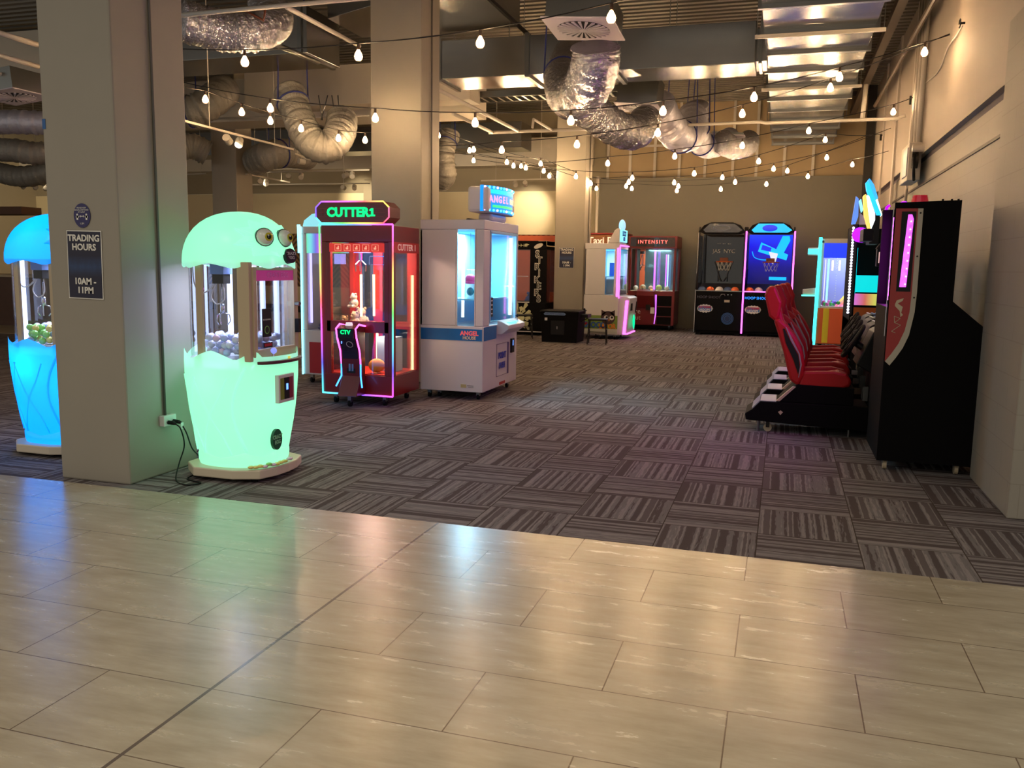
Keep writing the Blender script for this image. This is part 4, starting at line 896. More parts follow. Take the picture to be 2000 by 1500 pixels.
obj('side_glass', G().box(W-.012, W-.006, .05, D-.05, .88, 1.82, M_GLASS), t)
obj('back_panel', G().box(-W+.05, W-.05, D-.03, D-.02, .88, 1.82, mat('mirror_greenish', (120, 150, 150), .15, .8)).box(-W+.12, -W+.24, D-.04, D-.03, .88, 1.82, M_ORANGE), t)
M_VIO = emis('led_violet_strong', (.5, .12, 1), 2.2)
obj('led_tube', G().box(-.03, .01, .5, .53, .9, 1.78, M_VIO), t); obj('led_tube', G().box(.22, .245, .6, .62, .9, 1.7, M_VIO), t); obj('led_tube', G().box(.26, .29, .6, .62, .9, 1.7, emis('led_pale_blue', (.4, .6, 1), 1.6)), t)
obj('led_strip', G().prism([(.10, .80), (.125, .80), (.13, .4), (.10, .15), (.085, .15), (.11, .42)], 'y', -.014, 0, M_VIO), t)
obj('toy_tray', G().box(-W+.05, W-.05, .02, D-.05, .88, .885, M_CREAM), t)
g = G(); g.prism([(0, .92), (-.16, .88), (-.16, .78), (-.02, .5), (0, .5)], 'x', -.30, .10, MR); cp = obj('control_panel', g, t, bevel=.01)
g = G(); g.cyl((-.18, -.10, .90), (-.18, -.11, .96), .008, M_CHROME, 8); g.sph((-.18, -.112, .97), .024, mat('knob_cream', (220, 190, 120), .3), 12, 8); obj('joystick', g, cp, smooth=True)
g = G(); g.cyl((.02, -.08, .90), (.02, -.08, .93), .03, emis('button_gold', (1, .6, .2), .8), 16); obj('push_button', g, cp)
obj('coin_unit', G().box(-.10, .0, -.06, .0, .46, .66, M_BLK2).box(0, .09, -.03, 0, .38, .55, M_WHITE), t, bevel=.003)
txt('fire', t, (-.32, -.006, .42), '-y', .15, M_OUT, .002); txt('out', t, (-.32, -.006, .28), '-y', .15, M_OUT, .002)
g = G(); g.cyl((-.25, .15, 1.70), (-.25, .15, 1.76), .05, M_DARK, 14); g.cyl((-.25, .15, 1.7), (-.25, .15, 1.45), .006, M_CHROME, 6)
for k in range(3):
    a = 2.1*k; g.tube([(-.25+math.cos(a)*r_, .15+math.sin(a)*r_, z) for r_, z in ((.02, 1.46), (.08, 1.42), (.06, 1.33))], .008, M_CHROME, 6)
g.tube(bez([(-.25, .12, 1.68), (-.29, .1, 1.5), (-.27, .1, 1.36), (-.22, .1, 1.5), (-.23, .12, 1.68)]), .007, M_BLK2, 6); obj('claw', g, t)
for x, y in ((-.42, .08), (.42, .08), (-.42, D-.1), (.42, D-.1)): caster(t, x, y, .12, .045)
cabin_lamp(t, .0, .4, 1.81, 16, (.75, .95, .95), .5)
rnd = random.Random(4)
for k, x in enumerate((-.38, -.22, -.04, .14, .32)):
    o = obj('toy_ball', G().sph((0, 0, .05), .055+.012*(k % 2), [M_PW, M_PB, mat('plush_peach', (240, 190, 170), .9), mat('plush_lime', (190, 220, 110), .9), M_PW][k], 14, 10), None, smooth=True); o.location = (-2.80+x, 19.45+.2, .892+.012*(k % 2))
    tag(o, '%s plush ball on the tray of the red INTENSITY machine, %s from its left post' % (['white', 'beige', 'peach', 'lime', 'off-white'][k], ORD[k]), 'plush ball', 'plush balls in the INTENSITY machine')

# ------------------------------------------------------------------ basketball machines
def side_prof(s): return None
def hoops(x, label, lit):
    t = thing('basketball_machine', label, 'arcade machine', (x, 18.75, 0))
    W = .47
    prof = [(0, .04), (0, .95), (.10, 1.35), (.16, 2.2), (.3, 2.3), (1.4, 2.3), (1.4, .04)]
    for s in (-1, 1):
        obj('side_panel', G().prism(prof, 'x', s*W-.012, s*W+.012, M_BLACK) if False else G().prism([(0, .04), (0, .95), (.9, 1.0), (1.4, 1.4), (1.4, .04)], 'x', s*W-.012, s*W+.012, M_BLACK), t)
        g = G(); g.tube([(s*W, .0, .95), (s*W, .10, 1.35), (s*W, .18, 2.15), (s*W, .3, 2.26)], .02, M_DARK, 8); obj('front_rail', g, t, smooth=True)
    g = G(); g.box(-W, W, .0, .04, .1, .93, M_BLACK); g.box(-W, W, .04, 1.4, .04, .1, M_BLACK); obj('front_panel', g, t, bevel=.005)
    g = G(); g.prism([(-W+.0, 2.17), (-W+.10, 2.30), (-.22, 2.36), (.22, 2.36), (W-.10, 2.30), (W, 2.17), (W-.1, 2.12), (-W+.1, 2.12)], 'y', .05, .45, M_BLACK); tp = obj('marquee', g, t, bevel=.01)
    m1 = emis('hoop_cyan', (.0, .45, .95), 1.1) if lit else mat('marquee_off', (30, 32, 44), .2, coat=1)
    g = G(); g.prism([(-W+.09, 2.20), (-.25, 2.33), (.25, 2.33), (W-.05, 2.20), (.33, 2.15), (-.33, 2.15)], 'y', .042, .05, m1); mp = obj('marquee_panel', g, tp)
    if lit:
        g = G(); g.sph((-.02, .042, 2.24), .15, emis('hoop_blue', (.01, .03, .75), 1.0), 20, 10, sx=1.0, sy=.05, sz=.45); obj('marquee_logo', g, mp)
    else:
        g = G(); g.tube([(.18*math.cos(i*math.pi/12), .04, 2.24+.05*math.sin(i*math.pi/12)) for i in range(24)], .006, mat('logo_dim', (70, 74, 100), .3), 5, closed=True); obj('marquee_logo', g, mp)
    # back board
    if lit:
        m, n, l = nt('hoop_screen'); b = n['Principled BSDF']; b.inputs['Base Color'].default_value = (0, 0, .05, 1)
        tc = n.new('ShaderNodeTexCoord'); sp = n.new('ShaderNodeSeparateXYZ'); l.new(tc.outputs['Object'], sp.inputs[0])
        l.new(ramp(n, l, mth(n, l, 'MULTIPLY_ADD', sp.outputs[2], .9, -.95), [(0, (4, 8, 70)), (.35, (12, 14, 120)), (.75, (16, 20, 205)), (1, (14, 60, 235))]), b.inputs['Emission Color']); b.inputs['Emission Strength'].default_value = 1.35
    else: m = mat('backboard_dark', (26, 24, 26), .08, coat=1)
    bb = obj('backboard', G().box(-W+.02, W-.02, 1.02, 1.05, 1.05, 2.14, m), t)
    if lit:
        mc = emis('screen_cyan', (.0, .42, .95), 1.35)
        g = G(); g.prism([(-.26, 1.78), (.34, 1.60), (.37, 1.72), (-.2, 1.98)], 'y', 1.01, 1.02, mc); obj('screen_figure', g, bb); g = G(); g.prism([(.06, 1.70), (.26, 1.72), (.40, 2.02), (.38, 2.12), (.24, 2.12)], 'y', 1.008, 1.018, mc); g.box(.0, .36, 1.005, 1.02, 1.17, 1.24, mc)
        g.prism([(-.20, 1.82), (.0, 1.78), (.02, 1.86), (-.17, 1.93)], 'y', 1.0, 1.008, emis('screen_deep', (.01, .02, .8), 1.2)); obj('screen_figure', g, bb)
        g = G(); g.tube(bez([(-.38, 1.0, 1.78), (-.33, 1.0, 1.66), (-.2, 1.0, 1.61), (-.05, 1.0, 1.6)]), .008, mc, 5); g.prism([(-.03, 1.78), (.16, 1.74), (.12, 1.56), (.05, 1.52)], 'y', 1.0, 1.01, emis('screen_pale', (.8, .85, 1), .9)); obj('screen_marks', g, bb)
    else:
        txt('JAS  NYC', bb, (0, 1.0, 1.78), '-y', .12, M_OUT, .001); txt('-- -- --', bb, (0, 1.0, 1.95), '-y', .12, M_OUT, .001)
        g = G()
        for s in (-1, 1): g.tube([(s*.18, .95, 1.55), (s*.06, .9, 1.18), (s*.02, .88, 1.12)], .012, M_STEEL, 6); g.tube([(s*.10, .92, 1.40), (s*.10, .9, 1.12)], .010, M_STEEL, 6)
        obj('hoop_bracket', g, bb)
    # hoop with net
    hp = obj('hoop', G().tube([(.03+.17*math.cos(i*math.pi/12), .84+.17*math.sin(i*math.pi/12), 1.55) for i in range(24)], .012, mat('hoop_orange', (230, 96, 30), .4), 8, closed=True), t, smooth=True)
    g = G()
    for i in range(10):
        a = i*math.pi/5
        for s in (-1, 1): g.tube([(.03+.17*math.cos(a), .84+.17*math.sin(a), 1.54), (.03+.11*math.cos(a+s*.6), .84+.11*math.sin(a+s*.6), 1.36)], .004, M_WTXT, 4, cap=False)
    obj('net', g, hp)
    obj('scoreboard', G().box(-.08, .10, .98, 1.01, 1.56, 1.64, mat('score_orange', (150, 70, 30), .4)), bb)
    g = G()
    for k in range(15): g.box(-W+.03, W-.03, .30, .304, 1.05+.0*k, 1.052, M_DARK)
    obj('side_glass', G().box(-W+.004, -W+.008, .1, 1.1, .95, 2.1, M_GLASSD), t); obj('side_glass', G().box(W-.008, W-.004, .1, 1.1, .95, 2.1, M_GLASSD), t)
    obj('ramp', G().prism([(.04, .78), (.04, .82), (1.02, 1.08), (1.02, 1.04)], 'x', -W+.02, W-.02, mat('ramp_dark', (34, 34, 46), .5)), t)
    obj('front_rim', G().box(-W, W, -.012, .02, .925, .945, M_MAG if lit else M_STEEL), t)
    if lit:
        for s in (-1, 1):
            g = G(); g.tube([(s*(W+.012)-.0, -.02, .06), (s*(W+.012), -.022, .92), (s*(W+.01), .08, 1.36), (s*(W+.01), .15, 2.18)], .017, M_MAG, 8); obj('rail_led', g, t, smooth=True)
    else:
        g = G(); g.tube([(-W-.012, -.004, .06), (-W-.012, -.004, .93), (-W-.01, .09, 1.36), (-W-.01, .16, 2.15)], .006, M_WTXT, 6); obj('edge_trim', g, t)
    # logo and writing
    g = G()
    for k in range(14):
        a = k*2*math.pi/14; g.cyl((-.27+.13*math.cos(a), -.004, .56+.055*math.sin(a)), (-.27+.13*math.cos(a), -.008, .56+.055*math.sin(a)), .035, M_WTXT, 10)
    g.box(-.40, -.14, -.009, -.004, .51, .61, mat('logo_blue', (60, 120, 190), .4)); lg = obj('logo_plate', g, t)
    txt('EXTREME', lg, (-.27, -.012, .585), '-y', .062, mat('logo_red', (190, 40, 60), .4), .001, bold=.03); txt('HOOPS', lg, (-.27, -.012, .53), '-y', .065, M_WTXT, .001, bold=.03)
    txt('HOOP SHOOT', t, (-.20, -.006, .80), '-y', .075, emis('hoop_text_blue', (.02, .25, 1), 2) if lit else mat('dim_print', (90, 86, 96), .5), .001)
    if not lit:
        g = G()
        for r_ in (.12, .095, .06): g.tube([(.20+r_*math.cos(i*math.pi/14), -.006, .36+r_*math.sin(i*math.pi/14)) for i in range(28)], .006, mat('speaker_blue', (40, 90, 150), .4), 5, closed=True)
        g.cyl((.20, -.001, .36), (.20, -.004, .36), .115, mat('speaker_navy', (22, 40, 80), .4), 28); obj('speaker', g, t)
        obj('bill_slot', G().box(.12, .23, -.008, 0, .70, .75, M_CREAM), t)
        g = G(); g.tube([(.04, -.01, .84), (.06, -.02, .87), (.12, -.02, .87), (.13, -.01, .84)], .008, M_STEEL, 6); g.cyl((.19, 0, .86), (.19, -.012, .86), .015, M_STEEL, 10); g.cyl((.26, 0, .86), (.26, -.012, .86), .015, M_STEEL, 10); obj('push_button', g, t)
    for s in (-1, 1): obj('foot', G().box(s*.40-.05, s*.40+.05, .05, .15, 0, .05, M_RUB), t)
    return t
hoops(-1.28, 'unlit black basketball arcade machine, left of the pair at the back wall', False)
hoops(-.30, 'basketball arcade machine with magenta lit rails and blue screen at the back wall', True)
M_BBL = [mat('ball_orange', (214, 96, 44), .6), mat('ball_white', (216, 206, 196), .6), mat('ball_blue', (60, 80, 120), .6)]
for x0, mach, xs in ((-1.28, 'unlit basketball machine', ((-.36, 2), (-.19, 0), (0, 1), (.17, 2), (.32, 0))), (-.30, 'lit basketball machine', ((-.36, 0), (-.18, 1)))):
    for k, (dx_, c) in enumerate(xs):
        o = obj('basketball', G().sph((0, 0, 0), .085, M_BBL[c], 20, 14), None, smooth=True); o.location = (x0+dx_, 18.75+.13+.02*(k % 2), .94)
        tag(o, '%s basketball at the front of the %s, %s from its left side' % (['orange', 'white', 'dark blue'][c], mach, ORD[k]), 'basketball', 'basketballs in the %s' % mach)

# ------------------------------------------------------------------ cyan lit machine near the right wall
M_CY = emis('led_cyan', (.05, .9, .95), 2.4)
t = thing('rainbow_redemption_machine', 'white redemption machine with cyan lit post and rainbow chute beyond the racing seats', 'arcade machine', (.62, 16.6, 0))
W, D = .95, .9
g = G(); g.box(0, W, 0, D, .08, .72, mat('cab_orange_gloss', (226, 92, 48), .35, coat=.3)); g.box(0, .05, 0, .05, .72, 1.93, M_WHITE); g.box(W-.05, W, 0, .05, .72, 1.93, M_WHITE); g.box(0, .05, D-.05, D, .72, 1.93, M_WHITE); g.box(W-.05, W, D-.05, D, .72, 1.93, M_WHITE); g.box(0, W, 0, D, 1.88, 1.96, M_WHITE); obj('cabinet', g, t, bevel=.006)
obj('header', G().box(.05, W-.05, .0, .02, 1.62, 1.88, emis('header_royal', (.01, .04, .9), 1.3)), t)
obj('front_glass', G().box(.05, W-.05, .01, .016, .8, 1.62, M_GLASS), t); obj('side_glass', G().box(.005, .011, .05, D-.05, .8, 1.88, M_GLASS), t)
g = G(); g.tube([(-.035, -.02, .06), (-.02, -.02, 1.98)], .028, M_CY, 12); obj('post_led', g, t, smooth=True)
g = G(); g.box(-.22, -.03, .0, .12, 1.66, 1.80, M_WHITE); fl = obj('side_speaker', g, t, bevel=.01); obj('side_speaker_lamp', G().box(-.225, -.04, -.012, 0, 1.68, 1.78, emis('led_aqua', (.1, .8, .85), 1.2)), fl)
g = G(); g.prism([(-.27, .96), (-.04, .96), (-.04, 1.08), (-.27, 1.05)], 'y', 0, .2, M_WHITE); sh = obj('side_shelf', g, t, bevel=.01); obj('shelf_led', G().box(-.29, -.04, -.02, 0, .93, .955, emis('led_seafoam', (.1, 1, .7), 2.2)), sh)
g = G(); g.box(.10, .2, -.01, 0, .1, .72, mat('panel_yellow', (240, 214, 60), .4)); g.box(.2, W, -.008, 0, .1, .70, mat('panel_coral', (240, 110, 70), .4)); obj('front_graphic', g, t)
rb = rainbow('rainbow_chute', 2, 1.25, -1.0, 1.3)
g = G()
for k in range(3): g.prism([(.28+.07*k, .74), (.33+.07*k, .74), (.78+.05*k, 1.34), (.74+.05*k, 1.36)], 'y', .14+.03*k, .17+.03*k, rb)
obj('rainbow_chute', g, t)
g = G()
for x, m in ((.22, M_WARM), (.34, M_WARM), (.55, emis('led_ice_white', (.62, .9, 1), 6))): g.box(x, x+.03, .5, .52, 1.40, 1.58, m)
obj('inner_lamp', g, t)
g = G()
for k in range(20): g.sph((.30, .35, .9+.045*k), .009, M_WTXT, 6, 4)
obj('bead_string', g, t)
obj('led_tube', G().box(.14, .17, .3, .32, .8, 1.6, emis('led_ice', (.25, .85, 1), 2.6)), t); obj('led_tube', G().box(.1, .12, .5, .52, .8, 1.6, emis('led_violet', (.45, .4, 1), 2.2)), t)
obj('back_panel', G().box(.05, W-.05, D-.03, D-.02, .72, 1.88, mat('panel_lilac', (170, 170, 226), .4)), t)
rnd = random.Random(9); cols = [mat('trinket_green', (70, 190, 90), .4), mat('trinket_violet', (150, 110, 220), .4), mat('trinket_pink', (220, 110, 170), .4)]
for k in range(14):
    o = obj('toy_ball', G().sph((0, 0, 0), .035, cols[k % 3], 10, 8), None, smooth=True); o.location = (.62+.1+rnd.random()*.28, 16.6+.08+rnd.random()*.5, .79+.03*(k % 2))
    if k % 3 == 0: pass
    tag(o, 'small glossy coloured ball lying in the cyan lit redemption machine', 'toy ball', 'balls in the redemption machine')
obj('ball_tray', G().box(.05, W-.05, .02, D-.05, .72, .755, M_WHITE), t)
cabin_lamp(t, .5, .4, 1.87, 16, (.6, .75, 1), .4)
for x, y in ((.08, .08), (W-.08, .08), (.08, D-.08), (W-.08, D-.08)): obj('foot', G().cyl((x, y, 0), (x, y, .085), .03, M_RUB, 10), t)

# ------------------------------------------------------------------ tower with beaded light strip
t = thing('shooting_game_machine', 'tall arcade machine with a dotted white light strip and purple drum beyond the racing cabinets', 'arcade machine', (.86, 12.3, 0))
g = G(); g.box(0, .05, 0, 1.3, .06, 2.0, M_BLACK); g.box(0, .85, 1.25, 1.3, .06, 2.0, M_BLACK); g.box(0, .85, 0, 1.3, .06, .75, M_BLACK); obj('cabinet', g, t, bevel=.006)
g = G()
for k in range(30): g.sph((-.02, -.02, .85+.038*k), .016, emis('bead_white', (.85, .8, 1), 3.5), 8, 6)
obj('bead_strip', g, t, smooth=True)
obj('strip_back', G().box(-.03, .03, -.01, 0, .82, 2.0, M_DARK), t)
g = G(); g.prism([(-.05, 2.0), (.0, 2.0), (.03, 2.10), (.02, 2.33), (-.015, 2.36), (-.04, 2.1)], 'y', 0, .05, emis('fin_blue', (.12, .3, .9), .9)); obj('blue_fin', g, t)
obj('screen', G().box(.06, .07, .2, 1.2, 1.0, 1.7, emis('screen_teal', (.0, .5, .6), 1.2)), t)
g = G(); g.prism([(.05, 2.0), (.22, 2.0), (.05, 2.15)], 'y', .05, .1, M_WHITE); obj('bracket', g, t)
M_PUR = emis('led_purple', (.42, 0, 1), 1.6)
g = G(); g.cyl((.05, -.12, 1.86), (.09, -.02, 1.86), .095, M_PUR, 28); dr = smart(obj('purple_drum', g, t)); 
g = G(); g.cyl((.085, -.03, 1.86), (.13, .08, 1.86), .105, M_DARK, 28); obj('drum_rim', g, dr)
obj('lower_panel', G().box(.05, .6, -.01, 0, 1.12, 1.34, emis('panel_teal', (0, .7, .75), 1.0)), t)
obj('graphic_panel', G().box(.05, .6, -.012, 0, .95, 1.1, rainbow('panel_mix', 0, 1.4, .75, .5)).box(.05, .6, -.012, 0, .8, .92, mat('hopper_amber', (160, 84, 40), .3)), t)
for k in range(4): obj('foot', G().cyl((.1+.6*(k % 2), .1+1.0*(k//2), 0), (.1+.6*(k % 2), .1+1.0*(k//2), .06), .04, M_RUB, 10), t)

# ------------------------------------------------------------------ racing cabinets (players look towards +x)
M_SIL = mat('silver_decal', (150, 142, 140), .35, .3)
def torus(c, nrm, r, r2, m, n=24):
    nrm = Vector(nrm).normalized(); u = nrm.cross(Vector((0, 1, 0))).normalized(); v_ = nrm.cross(u); c = Vector(c)
    return [c + u*r*math.cos(2*math.pi*i/n) + v_*r*math.sin(2*math.pi*i/n) for i in range(n)]
def racing(y, label, hue):
    t = thing('racing_cabinet', label, 'arcade machine', (.045*(y-7.92)/.8, y, 0), 0, 'racing cabinets along the right wall')
    H = .24
    # platform
    g = G(); g.prism([(-.245, .10), (.74, .06), (.74, .27), (-.13, .27), (-.19, .20), (-.255, .155)], 'y', -H, H, M_BLACK); pf = obj('platform', g, t, bevel=.008)
    g = G(); g.prism([(-.135, .27), (-.128, .276), (.0, .276), (.0, .27)], 'y', -H+.0, H-.06, mat('step_metal', (150, 156, 176), .3, .7)); g.prism([(-.192, .202), (-.198, .206), (-.135, .277), (-.13, .27)], 'y', -H, H-.06, mat('step_metal', (150, 156, 176), .3, .7)); obj('step_plate', g, pf)
    g = G(); g.prism([(.0, .28), (.13, .41), (.155, .41), (.03, .28)], 'y', -H+.005, -H+.05, M_CREAM); obj('edge_strip', g, pf)
    obj('diamond_badge', G().prism([(.02, .185), (.04, .20), (.06, .185), (.04, .16)], 'y', -H-.003, -H, M_CREAM), pf)
    for x in (-.14, .6): obj('foot', G().cyl((x, -H+.05, 0), (x, -H+.05, .11), .012, M_STEEL, 8).cyl((x, H-.05, 0), (x, H-.05, .11), .012, M_STEEL, 8), pf)
    obj('caster', G().cyl((-.06, -H+.05, .035), (-.06, -H+.075, .035), .035, M_CREAM, 14).box(-.075, -.045, -H+.03, -H+.08, .04, .10, M_DARK), pf)
    g = G(); g.prism([(.02, .27), (.62, .27), (.62, .42), (.16, .43)], 'y', -H+.02, H-.02, M_BLACK); obj('seat_pedestal', g, t, bevel=.006)
    # seat
    g = G(); g.prism([(.17, .41), (.50, .405), (.585, .42), (.60, .47), (.57, .515), (.50, .535), (.40, .515), (.19, .49)], 'y', -.205, .205, M_RED2); seat = obj('seat', g, t, bevel=.03)
    for s in (-1, 1): obj('seat_bolster', G().prism([(.17, .40), (.53, .41), (.585, .44), (.59, .49), (.55, .535), (.45, .555), (.2, .54)], 'y', s*.18-.035, s*.18+.035, M_RED2), seat, bevel=.02)
    bk = [(.17, .41), (.095, .47), (.02, .75), (-.05, 1.0), (-.105, 1.13), (-.145, 1.18), (-.135, 1.235), (-.09, 1.26), (-.04, 1.22), (-.02, 1.12), (.02, .98), (.10, .78), (.165, .62), (.19, .49)]
    g = G(); g.prism(bk, 'y', -.15, .15, M_RED2); back = obj('backrest', g, seat, bevel=.03)
    wing = [(.17, .415), (.10, .46), (.035, .70), (-.02, .86), (-.06, .97), (-.02, .99), (.05, .93), (.13, .83), (.19, .72), (.215, .60), (.21, .50)]
    for s in (-1, 1):
        obj('side_bolster', G().prism(wing, 'y', s*.185-.04, s*.185+.04, M_RED2), back, bevel=.022)
        yy = s*.225+s*.002
        obj('stripe', G().prism([(.02, .90), (.035, .90), (.085, .80), (.155, .68), (.175, .58), (.165, .52), (.15, .56), (.12, .64), (.05, .78)], 'y', yy, yy+s*.003, M_BLK2), back)
        obj('stripe', G().prism([(.04, .915), (.05, .91), (.10, .82), (.17, .69), (.19, .60), (.172, .49), (.168, .49), (.178, .60), (.158, .69), (.09, .80)], 'y', yy, yy+s*.003, M_SIL), back)
    hw = [(-.145, 1.18), (-.10, 1.0), (-.04, .95), (-.015, 1.0), (.0, 1.12), (-.03, 1.18), (-.06, 1.25), (-.11, 1.255)]
    obj('head_bolster', G().prism(hw, 'y', -.19, -.12, M_RED2), back, bevel=.02); obj('head_bolster', G().prism(hw, 'y', .12, .19, M_RED2), back, bevel=.02)
    # pedal box and console
    g = G(); g.box(.74, 1.24, -H, H, .05, .62, M_BLACK); g.prism([(.62, .62), (.74, .90), (.80, .93), (1.0, .93), (1.0, .55), (.74, .55)], 'y', -H+.03, H-.03, M_BLK2); cn = obj('console', g, t, bevel=.01)
    obj('pedals', G().box(.70, .745, -.08, -.03, .30, .42, M_STEEL).box(.70, .745, .03, .08, .30, .40, M_STEEL), cn)
    g = G()
    for k in range(5): g.prism([(.80+.0*k, .931), (.98, .931)], 'y', 0, 0, M_WHITE) if False else g.box(.78+.045*k, .80+.045*k, -.18, .18, .93, .936, M_WHITE if k % 2 == 0 else mat('strip_violet', (70, 60, 150), .3))
    obj('console_stripes', g, cn)
    obj('status_light', G().box(.735, .739, -.05, -.03, .72, .76, emis('led_green', (0, 1, .25), 3)), cn)
    # steering wheel on a column
    c = Vector((.60, 0, .80)); nrm = Vector((-.86, 0, .5))
    g = G(); g.tube([(.78, 0, .68), tuple(c)], .03, M_BLK2, 10); colm = obj('steering_column', g, t, smooth=True)
    g = G(); g.tube(torus(c, nrm, .15, 0, None), .017, M_RUB, 8, closed=True); wh = obj('steering_wheel', g, colm, smooth=True)
    g = G(); g.cyl(c-nrm*.03, c+nrm*.0, .045, M_RUB, 16)
    for a in (0, 2.3, -2.3):
        u = nrm.cross(Vector((0, 1, 0))).normalized(); v_ = nrm.cross(u); g.tube([c, c+(v_*math.sin(a)+u*math.cos(a)*-1)*.145], .012, M_DARK, 6)
    obj('wheel_hub', g, wh)
    g = G(); g.tube([(.66, .20, .62), (.64, .20, .84)], .01, M_STEEL, 8); g.sph((.64, .20, .86), .028, M_BLK2, 12, 8); obj('gear_stick', g, colm, smooth=True)
    # monitor housing
    g = G(); g.prism([(1.0, .93), (.92, 1.0), (.98, 1.62), (1.08, 1.68), (1.24, 1.68), (1.24, .62), (1.0, .62)], 'y', -H, H, M_BLACK); mh = obj('monitor_housing', g, t, bevel=.01)
    g = G(); g.prism([(.916, 1.04), (.922, 1.04), (.976, 1.56), (.970, 1.56)], 'y', -H+.03, H-.03, emis('race_screen_'+hue, {'a': (.1, .12, .35), 'b': (.18, .05, .3), 'c': (.05, .2, .35), 'd': (.2, .1, .2)}[hue], 1.0)); obj('screen', g, mh)
    obj('under_light', G().box(.90, .915, -H+.04, H-.04, .985, 1.0, M_MAG), mh)
    return t
for k, (y, lb, h_) in enumerate(((7.92, 'racing cabinet with red bucket seat, first of the row after the tall black cabinet', 'a'), (8.72, 'racing cabinet with red bucket seat, second of the row from the tall black cabinet', 'b'),
                                 (9.52, 'racing cabinet with red bucket seat, third of the row from the tall black cabinet', 'c'), (10.32, 'racing cabinet with red bucket seat, last of the row from the tall black cabinet', 'd'))):
    racing(y, lb, h_)
# lit topper signs above the racing row
def topper(label, y, blades):
    pts = [at(u, v, y=y) for bl in blades for u, v in bl[0]]; c = Vector((sum(q.x for q in pts)/len(pts), y, min(q.z for q in pts)))
    t = thing('topper_sign', label, 'sign', c, 0)
    for k, (bl, cl, s_) in enumerate(blades):
        P = [at(u, v, y=y)-c for u, v in bl]; g = G(); g.prism([(q.x, q.z) for q in P], 'y', .14*k, .14*k+.10, emis('blade_%s_%d' % (label[:5], k), cl, s_)); obj('lit_blade', g, t, bevel=.01)
    obj('stand', G().box(-.03, .06, -.05, .35, -(c.z-1.68), .01, M_BLK2), t, bevel=.004)
    return t
topper('white and amber glowing blade sign above the racing cabinets', 9.0, [(((1686, 382), (1692, 378), (1697, 420), (1701, 447), (1696, 449), (1688, 420)), (1, .55, .12), 1.5), (((1690, 380), (1700, 379), (1712, 415), (1712, 428), (1704, 447), (1698, 420)), (.9, .93, 1), 3.5), (((1683, 388), (1687, 383), (1691, 405), (1688, 412)), (.2, .65, 1), 1.6)])
topper('cyan and blue glowing blade sign behind the amber one above the racing cabinets', 10.0, [(((1691, 356), (1696, 353), (1712, 395), (1722, 421), (1715, 423), (1700, 390), (1693, 372)), (.02, .5, 1), 1.5), (((1697, 350), (1701, 345), (1710, 358), (1718, 385), (1712, 390), (1703, 370)), (.05, .4, .95), 1.3), (((1710, 376), (1716, 374), (1729, 417), (1724, 421), (1714, 398)), (.6, .92, 1), 4)])
t = thing('topper_sign', 'purple lit arched sign between the amber blades and the tall black cabinet', 'sign', (1.0, 8.1, 1.68))
g = G(); g.tube([at(u, v, y=8.1)-t.location for u, v in ((1731, 458), (1729, 425), (1732, 405), (1738, 401))], .012, M_PUR, 8); obj('neon_tube', g, t, smooth=True)
g = G(); g.tube([at(u, v, y=8.1)-t.location for u, v in ((1736, 462), (1735, 430), (1738, 410))], .012, emis('led_magenta_soft', (.75, .02, .8), 1.4), 8); obj('neon_tube', g, t, smooth=True)
obj('stand', G().box(-.04, .08, -.1, .1, .0, .03, M_BLK2), t)
# small hanging lamp-like pendant screen
t = thing('ticket_camera_box', 'small black box with a pale lit window hanging by the racing screens', 'camera box', (.86, 8.72, 1.62))
g = G(); g.box(-.05, .05, -.05, .05, -.18, -.02, M_BLK2); g.cyl((0, 0, -.02), (0, 0, .08), .012, M_DARK, 8); g.prism([(-.06, -.02), (.06, -.02), (.03, .03), (-.03, .03)], 'y', -.05, .05, M_BLK2); obj('housing', g, t, bevel=.005)
obj('window', G().box(-.035, .035, -.053, -.05, -.15, -.05, emis('window_peach', (1, .6, .55), .8)), t)
g = G(); g.tube([(.0, 0, .07), (.12, 0, .09)], .012, M_DARK, 8); obj('bracket_arm', g, t)

# ------------------------------------------------------------------ tall black cabinet nearest the camera on the right
t = thing('tall_black_cabinet', 'tall black arcade cabinet seen from its side with red panel and magenta light', 'arcade machine', (.70, 6.5, 0))
out = [(.0, .07), (.0, 1.86), (.41, 1.875), (.405, 1.20), (.62, 1.02), (.66, .90), (.62, .07)]
g = G(); g.prism([(.08, .07), (.08, 1.86)]+out[2:], 'y', .02, .76, M_BLACK); g.box(0, .08, .02, .76, .07, 1.15, M_BLACK); cb = obj('cabinet', g, t); obj('side_panel', G().prism(out, 'y', .76, .78, M_BLACK), t)
sp_ = obj('side_panel', G().prism(out, 'y', 0, .02, M_BLACK), t)
M_RPAN = mat('red_side_panel', (168, 26, 22), .35, coat=.2, noise=.1, nscale=3)
cur = []   # curved inner edge of red panel
for k in range(13):
    z = 1.80-.0*k
cur = [(.145, 1.82), (.145, 1.25), (.140, 1.12), (.118, .99), (.085, .90), (.045, .83), (.008, .775)]
g = G(); g.prism([(.008, 1.82)] + [(.006, .775)] + cur[::-1][1:], 'y', -.004, 0, M_RPAN); rp = obj('red_panel', g, sp_)
cur2 = [(x+.032 if z > 1.0 else x+.03, z-(.0 if z > 1.0 else .028)) for x, z in cur]
g = G(); g.prism(cur + cur2[::-1], 'y', -.006, 0, mat('cream_strip', (196, 186, 166), .45)); cs = obj('cream_strip', g, sp_)
g = G()
for z in (1.79, 1.50, 1.22): g.cyl((.161, -.006, z), (.161, -.009, z), .006, M_DARK, 8)
obj('bolts', g, cs)
obj('light_recess', G().box(.045, .135, -.007, -.004, 1.26, 1.80, M_BLK2), rp)
m, n, l = nt('magenta_light_panel'); b = n['Principled BSDF']
